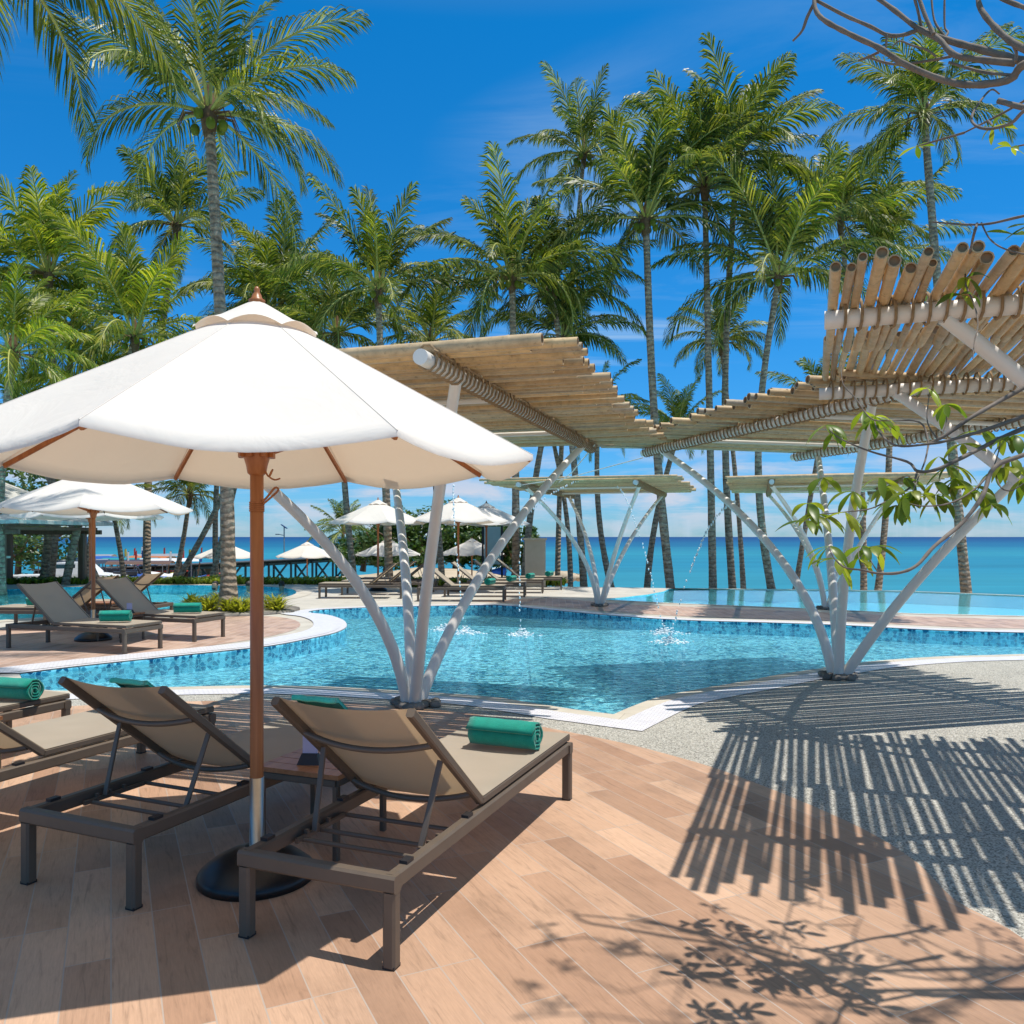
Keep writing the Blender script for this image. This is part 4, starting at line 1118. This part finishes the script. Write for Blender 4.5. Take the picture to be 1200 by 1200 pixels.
# ------------------------------------------------------------------ swimmers
def swimmer(px_, py_, facing, label, beard=False, skin='skin'):
    p = gr(px_, py_, -.03)
    r = MB()
    # continuous head, neck and shoulders, revolved with elliptical sections
    secs = [(-.55,.16,.11),(-.40,.185,.115),(-.30,.20,.11),(-.235,.19,.095),(-.20,.12,.075),(-.17,.065,.06),(-.12,.056,.06),(-.09,.062,.078),(-.05,.070,.094),(0,.076,.1),(.05,.077,.10),(.09,.066,.088),(.12,.04,.055),(.132,.005,.008)]
    n = 24; vs = []
    for z, a, b in secs:
        for k in range(n):
            t = 2*pi*k/n; x, y = a*cos(t), b*sin(t)
            if y < 0 and -.02 < z < .02 and abs(x) < .014: y -= .022      # nose
            if y < 0 and abs(z-.05) < .01 and .02 < abs(x) < .045: y += .010  # eye sockets
            if y < 0 and -.06 < z < -.04 and abs(x) < .03: y -= .005
            vs.append(V((x, y, z+.20)))
    r.add(vs, [(i*n+k, i*n+(k+1)%n, (i+1)*n+(k+1)%n, (i+1)*n+k) for i in range(len(secs)-1) for k in range(n)], True)
    for s in (-1,1):
        r.ball((s*.078,.01,.20),.022,8,6,(.4,.8,1.3))
        # upper arms out to the sides, under water
        r.tube(subd([(s*.15,0,-.03),(s*.24,-.05,-.12),(s*.30,-.20,-.20),(s*.26,-.42,-.16)],4), [.055]*4+[.047]*4+[.04]*4+[.03], 10)
    o = r.build('person', skin, loc=(p.x, p.y, -.12), rz=facing); tag(o, label, 'person', 'swimmers in the left pool')
    h = MB(); vs = []; hs = [(.0,.080,.104),(.05,.082,.106),(.09,.072,.096),(.125,.045,.062),(.142,.004,.006)]
    for z, a, b in hs:
        for k in range(n):
            t = 2*pi*k/n; x, y = a*cos(t), b*sin(t)
            if y < -.03 and z < .08: y = max(y, -.05)*.6; x *= 1.0
            vs.append(V((x, y+.006, z+.205)))
    h.add(vs, [(i*n+k, i*n+(k+1)%n, (i+1)*n+(k+1)%n, (i+1)*n+k) for i in range(len(hs)-1) for k in range(n)], True)
    h.build('hair', 'hair', o)
    e = MB()
    for s in (-1,1): e.ball((s*.03,-.088,.245),.009,8,6)
    e.build('eyes', 'hair', o)
    if beard:
        e = MB(); e.ball((0,-.05,.125),.06,10,7,(1,.9,.8)); e.build('beard','hair',o)
swimmer(252, 691, -.3, 'bearded swimmer in the left pool nearest the ringed palm trunk, facing the camera', True)
swimmer(292, 691, 2.4, 'swimmer in the left pool half hidden behind the wooden parasol pole')
swimmer(330, 691, 3.6, 'swimmer at the right tip of the left pool, head turned away')

# ------------------------------------------------------------------ water jets and splashes
def jet(p0, apex, p1, label, seed):
    rnd = random.Random(seed); m = MB(); N = 64
    p0, apex, p1 = V(p0), V(apex), V(p1)
    for i in range(N):
        t = i/N; p = p0*(1-t)**2+apex*2*t*(1-t)+p1*t*t
        if rnd.random() < .25: continue
        s = .010+.004*rnd.random()
        q = p+V((rnd.uniform(-.01,.01), rnd.uniform(-.01,.01), rnd.uniform(-.01,.01)))
        m.ball(q, s, 5, 4, (1, 1, 1.8))
    # splash where it lands
    for k in range(150):
        a = rnd.uniform(0, 6.28); rr = abs(rnd.gauss(0, .11)); m.ball(p1+V((cos(a)*rr*1.5, sin(a)*rr, .0+abs(rnd.gauss(0, .035))*math.exp(-rr*8)*2)), rnd.uniform(.004,.017), 5, 4, (1.5,1.3,.7))
    tag(m.build('water_jet', 'splash_white'), label, 'water jet', 'thin arcs of water falling into the main pool')
g = lambda x, y: gr(x, y, -.03)
jet((-.95, 13.6, 2.35), (-1.0, 13.4, 2.0), g(545,743), 'arc of water landing between the near pergola posts, the left splash', 1)
jet(at(700,560,16.2), at(620,560,14.4), g(523,739), 'arc of water falling from the far pergola down to the left behind the diagonal post', 2)
jet(at(640,577,16.4), at(600,570,14.4), g(611,745), 'arc of water landing just right of the diagonal white post', 3)
jet(at(723,570,16.0), at(742,580,14.0), g(779,743), 'arc of water falling from the far pergola to the middle of the pool', 4)
jet(at(861,588,11.0), at(822,600,11.2), g(784,754), 'arc of water falling leftwards from the right pergola post', 5)

# ------------------------------------------------------------------ frangipani at the right
FT = empty('frangipani_tree', (3.9, 2.3, 0), 0, 'bare and leafy frangipani branches reaching in from the right frame edge', 'tree')
fo = V((3.9, 2.3, 0))
m = MB()
def local(pts): return [p-fo for p in pts]
def at2(a, b, Y): return at(a, b, Y+((545-b)/130*.42 if b > 300 else 0))
def br(pxs, Y0, Y1, r0, r1, n=5):
    L = len(pxs); pts = [at2(a, b, Y0+(Y1-Y0)*i/(L-1)) for i, (a, b) in enumerate(pxs)]
    pts = subd(pts, n); N = len(pts); rnd = random.Random(int(pxs[0][0]+pxs[0][1]))
    mm = MB(); mm.tube(local(pts), [(r0+(r1-r0)*i/(N-1))*(.5 if pxs[0][1] > 300 else .68)*rnd.uniform(.9, 1.12) for i in range(N)], 9)
    mm.build('branch', 'branch_bark', FT); return pts
leafm = MB(); lr = random.Random(4)
def leaf(p, d, L, w, droop):
    d = d.normalized(); up = V((0,0,1)); s = d.cross(up)
    if s.length < .1: s = V((1,0,0))
    s.normalize(); s = (s+V((lr.uniform(-.5,.5), lr.uniform(-.5,.5), lr.uniform(-.5,.5)))).normalized(); s = (s-d*s.dot(d)).normalized()
    K = 7; a = []; c = []; b = []; q = V(p)
    for i in range(K+1):
        t = i/K; ww = w*(sin(pi*min(1, (t*.95+.03)))**.8)*(.55+.75*t if t < .6 else 1.0)
        nn = s.cross(d)
        a.append(q-s*ww+nn*ww*.25); c.append(V(q)); b.append(q+s*ww+nn*ww*.25)
        d = (d-up*droop/K).normalized(); q = q+d*L/K
    vs = a+c+b; n = K+1
    leafm.add([v-fo for v in vs], [(i, i+1, n+i+1, n+i) for i in range(K)]+[(n+i, n+i+1, 2*n+i+1, 2*n+i) for i in range(K)], True)
def cluster(p, n=7, L=.13, droop=1.2, bias=None):
    for k in range(n):
        a = k*2.4+lr.uniform(-.4,.4); d = V((cos(a), sin(a), lr.uniform(-.5,.6)))
        if bias is not None: d += bias
        leaf(p, d, L*lr.uniform(.6, 1.12), .019*L/.13*lr.uniform(.8, 1.2), droop*lr.uniform(.5, 1.5))
# leafy lower branches
Yd = 2.85
b1 = br([(1290,400),(1240,432),(1200,454),(1140,488),(1120,502),(1105,512),(1088,520)], 2.6, Yd, .020, .010)
br([(1088,520),(1083,500),(1070,493),(1040,493),(1020,490),(1002,466),(988,450),(986,428)], Yd, 2.8, .007, .003)
br([(1098,514),(1087,495),(1088,470),(1091,452)], Yd, 2.8, .006, .003)
br([(1103,511),(1109,495),(1108,478)], Yd, 2.8, .005, .003)
b2 = br([(1290,455),(1200,488),(1160,502),(1120,514),(1090,520),(1050,522),(1030,506),(1025,494)], 2.55, Yd, .016, .004)
b3 = br([(1290,465),(1200,502),(1170,515),(1120,540),(1095,551),(1075,552),(1063,541),(1020,529),(985,514),(968,500)], 2.6, 2.95, .019, .003)
br([(1075,552),(1068,570),(1045,584),(1020,596),(990,600),(957,603)], 2.85, 2.95, .008, .003)
br([(1088,521),(1084,540),(1076,560),(1069,578)], Yd, 2.8, .007, .003)
b4 = br([(1290,500),(1200,533),(1165,548),(1152,580),(1128,612),(1095,640),(1075,662),(1055,671),(1030,672),(1010,668),(990,665),(976,652),(972,640)], 2.5, 2.85, .016, .003)
br([(1162,552),(1140,575),(1112,590),(1080,593),(1060,588)], 2.7, 2.8, .008, .003)
br([(1150,586),(1160,560),(1170,530),(1172,515)], 2.75, 2.7, .005, .003)
br([(1165,548),(1172,570),(1185,575),(1200,566)], 2.7, 2.6, .005, .003)
br([(1010,668),(1006,650),(1008,640)], 2.85, 2.85, .004, .002)
br([(1030,672),(1020,655),(1024,640)], 2.85, 2.85, .004, .002)
cl = [(1026,488,6,2.85),(1020,492,4,2.9),(1012,482,4,2.9),(1108,474,6,2.8),(1091,452,2,2.8),(968,498,6,2.95),(978,505,3,2.95),(957,603,6,2.95),(948,590,4,2.95),(1068,576,8,2.8),(1058,583,8,2.8),(1040,570,5,2.85),(1082,578,6,2.8),(1095,565,4,2.8),
      (972,640,7,2.85),(980,655,5,2.85),(1024,640,7,2.85),(1010,640,3,2.85),(1000,576,5,2.9),(965,560,5,2.95),(1112,545,6,2.75),(1120,560,5,2.75),(1135,570,4,2.75),(1150,575,4,2.7),(1183,535,6,2.6),(1190,510,5,2.6),(1172,512,4,2.7),(1200,560,4,2.6),(1100,535,3,2.8),(1030,560,3,2.85)]
cl += [(1046,500,4,2.85),(1060,560,4,2.85),(1087,455,3,2.8),(1098,580,5,2.8),(1160,590,4,2.7),(990,600,4,2.9),(1005,655,3,2.85),(1128,520,4,2.8),(1150,505,4,2.75),(1176,548,4,2.65),(945,610,3,2.95),(1050,592,5,2.85)]
for a, b, n, Y in cl: cluster(at2(a, b, Y), n, .102, 1.1, V((0, 0, -.35)))
# upper bare branches
Yt = 3.0
br([(954,-6),(956,12),(968,25),(1000,42),(1030,56),(1060,75),(1100,92),(1130,99),(1160,98),(1185,92),(1200,76),(1240,70),(1300,90)], 3.1, 2.7, .011, .022)
br([(956,0),(990,18),(1020,31),(1040,41),(1058,41),(1078,34)], 3.1, Yt, .009, .011)
br([(1020,-8),(1048,12),(1075,33),(1100,46),(1118,64),(1150,70),(1190,74)], 3.1, 2.8, .012, .016)
br([(1078,34),(1110,47),(1150,58),(1180,67),(1210,74)], Yt, 2.8, .014, .022)
br([(1070,-8),(1076,14),(1080,33)], 3.0, 3.0, .007, .008)
br([(1075,-8),(1084,18),(1094,40)], 3.0, 2.95, .010, .011)
br([(1091,-8),(1095,24),(1107,42)], 3.0, 2.95, .005, .006)
br([(1107,-8),(1107,30),(1111,38),(1106,45)], 3.0, 2.95, .005, .006)
br([(1146,-8),(1149,10),(1166,32),(1187,50),(1210,62)], 2.9, 2.7, .012, .018)
br([(1186,50),(1191,62),(1190,72)], 2.75, 2.75, .007, .008)
br([(1006,71),(1017,67),(1030,61)], 3.05, 3.0, .006, .008)
br([(1018,67),(1040,74),(1060,75),(1100,69),(1118,65)], 3.05, 2.95, .006, .008)
br([(1112,73),(1150,84),(1185,88)], 2.95, 2.8, .007, .008)
br([(1045,56),(1054,48),(1068,53),(1085,58),(1097,66)], 3.0, 2.95, .004, .006)
br([(1038,56),(1039,47),(1039,40)], 3.0, 3.0, .006, .007)
br([(953,6),(946,20),(940,36),(929,48)], 3.1, 3.15, .010, .006)
br([(1165,-6),(1185,3),(1215,14)], 2.9, 2.8, .010, .012)
br([(1230,112),(1200,130),(1185,144),(1160,151),(1143,147),(1139,136),(1150,117),(1162,105),(1171,110)], 2.6, 2.9, .009, .004)
br([(1170,118),(1205,127),(1260,130)], 2.75, 2.6, .013, .016)
br([(1290,235),(1200,253),(1160,262),(1130,263),(1093,260)], 2.6, 2.9, .008, .004)
br([(1145,262),(1140,280),(1135,305),(1131,330),(1142,358),(1146,380),(1142,400),(1140,420)], 2.8, 2.8, .007, .003)
br([(1150,261),(1160,280),(1178,292),(1210,300)], 2.8, 2.7, .004, .004)
cluster(at2(1133, 325, 2.8), 5, .12, 1.4); cluster(at(1188, 275, 2.75), 4, .10, .3); cluster(at2(1126, 345, 2.8), 3, .12, 1.8); cluster(at(1212, 262, 2.75), 5, .1, .3)
# trunk and the unseen boughs overhead that shade the planks
mm = MB(); mm.tube(subd([(0,0,0),(.05,0,.7),(-.1,.1,1.4),(-.35,.25,2.0)], 4), [.12]*5+[.09]*5+[.07]*3, 12); mm.build('trunk', 'branch_bark', FT)
def bough(pts, r0, r1, cl_, n=4):
    p = subd([V(q) for q in pts], n); N = len(p); mm = MB(); mm.tube(local(p), [r0+(r1-r0)*i/(N-1) for i in range(N)], 7); mm.build('branch', 'branch_bark', FT)
    return p
fr = V((3.55, 2.55, 2.0))
def shadow_src(px_, py_, z):          # a point at height z whose shadow falls on this spot of the deck
    q = gr(px_, py_); return V((q.x+.25*z, q.y-.05*z, z))
rb = random.Random(12)
paths = [[(1230,1130),(1120,1150),(1010,1135),(930,1105),(880,1080)], [(1230,1130),(1100,1180),(980,1185),(860,1160),(760,1120),(690,1100),(620,1112)], [(1230,1130),(1090,1195),(930,1215),(800,1205),(690,1190),(600,1195)],
         [(1120,1150),(1080,1110),(1060,1085)], [(1010,1135),(1000,1100),(1010,1075)], [(1120,1170),(1150,1120),(1140,1090)], [(980,1185),(920,1160),(900,1120)], [(860,1160),(800,1150),(730,1165)]]
zs = [3.1, 3.9, 4.4, 3.0, 3.0, 3.3, 3.5, 4.2]
for pth, z in zip(paths, zs):
    pp = [shadow_src(a, b, z+rb.uniform(-.1, .1)) for a, b in pth]
    if pth[0][0] == 1230: pp = [fr.copy()]+[pp[0].lerp(fr, .4)]+pp
    q = bough(pp, .014 if len(pp) > 4 else .006, .003, None)
    N = len(q)
    for k in range(4, N, 2):
        if rb.random() < .95:
            c = q[k]; off = V((rb.uniform(-.2,.2), rb.uniform(-.2,.2), rb.uniform(-.05,.15)))
            mm = MB(); mm.tube(local([c, c+off*.6, c+off]), [.005,.004,.003], 5); mm.build('twig', 'branch_bark', FT)
            cluster(c+off, rb.choice((3,4,5)), .075, .8)
for a in ([fr, V((3.2,2.6,2.3)), at(1290,465,2.6)], [fr, V((3.0,2.6,2.6)), at(1290,235,2.6)], [fr, V((3.0,2.7,3.2)), at(1300,90,2.7)], [fr, V((3.2,2.5,2.1)), at(1290,400,2.6)]):
    bough(a, .024, .013, None)
leafm.build('foliage', 'frangipani_leaf', FT)

# ------------------------------------------------------------------ world, sun, camera
W = bpy.data.worlds.new('World'); S.world = W; W.use_nodes = True
nt = NT(W.node_tree); W.node_tree.nodes.clear()
out = nt.add('ShaderNodeOutputWorld')
sd = V((.25, -.05, 1)).normalized()
el = math.asin(sd.z)
sky = nt.add('ShaderNodeTexSky', sky_type='NISHITA', sun_disc=False, sun_elevation=el, altitude=0, air_density=1.0, dust_density=.0, ozone_density=3.0)
sky.sun_rotation = math.atan2(sd.x, sd.y)
hs = nt.add('ShaderNodeHueSaturation', inp={'Hue': .5, 'Saturation': 1.2, 'Value': 1.0, 'Color': sky.outputs[0]})
gen = nt.add('ShaderNodeTexCoord').outputs['Generated']
sp = nt.add('ShaderNodeSeparateXYZ', inp={0: gen})
z = nt.math('MAXIMUM', sp.outputs[2], .02)
pv = nt.add('ShaderNodeCombineXYZ', inp={0: nt.math('DIVIDE', sp.outputs[0], z), 1: nt.math('DIVIDE', sp.outputs[1], z)}).outputs[0]
cir = nt.noise(nt.mapping(pv, rot=(0,0,.5), scale=(.55, 1.7, 1)), 1.0, 8, .62, 1.0)
patch = nt.noise(pv, .35, 2, .5)
cf = nt.math('MULTIPLY', nt.ramp(cir, [(.46, 0.0), (.76, .75)]), nt.ramp(patch, [(.46, 0.0), (.60, 1.0)]))
low = nt.noise(nt.mapping(gen, scale=(7, 7, 30)), 1.0, 7, .6, .3)
band = nt.ramp(sp.outputs[2], [(.0, .5), (.05, 1.0), (.13, .0)])
cf2 = nt.math('MULTIPLY', nt.ramp(low, [(.45, 0.0), (.62, .85)]), band)
tot = nt.math('MINIMUM', nt.math('ADD', cf, cf2), .8)
tint = nt.ramp(sp.outputs[2], [(0, (.34,.66,1.22)), (.08, (.30,.78,1.25)), (.25, (.22,1.0,1.4)), (.53, (.08,1.15,1.5)), (.80, (4.2,2.3,1.15))])
c = nt.mix(hs.outputs[0], tint, 1.0, 'MULTIPLY')
c = nt.mix(nt.mix(c, (4.6, 6.3, 7.9), cf), (6.3, 6.4, 7.3), cf2)
bg = nt.add('ShaderNodeBackground', inp={0: c, 1: .10})
nt.l.new(bg.outputs[0], out.inputs[0])
sl = bpy.data.lights.new('sun', 'SUN'); sl.energy = 4.6; sl.angle = radians(.53); sl.color = (1, .955, .88)
so = bpy.data.objects.new('sun', sl); COL.objects.link(so); so.rotation_euler = sd.to_track_quat('Z', 'Y').to_euler()
cam = bpy.data.cameras.new('camera'); co = bpy.data.objects.new('camera', cam); COL.objects.link(co)
co.location = (0, 0, H); co.rotation_euler = (radians(90), 0, 0)
cam.sensor_width = 36; cam.lens = F/1200*36; cam.shift_y = (HZ-600)/1200; cam.clip_start = .05; cam.clip_end = 30000
S.camera = co
S.render.engine = 'CYCLES'
S.view_settings.view_transform = 'Standard'; S.view_settings.look = 'None'; S.view_settings.exposure = .12; S.view_settings.gamma = 1
S.cycles.max_bounces = 10; S.cycles.transparent_max_bounces = 12
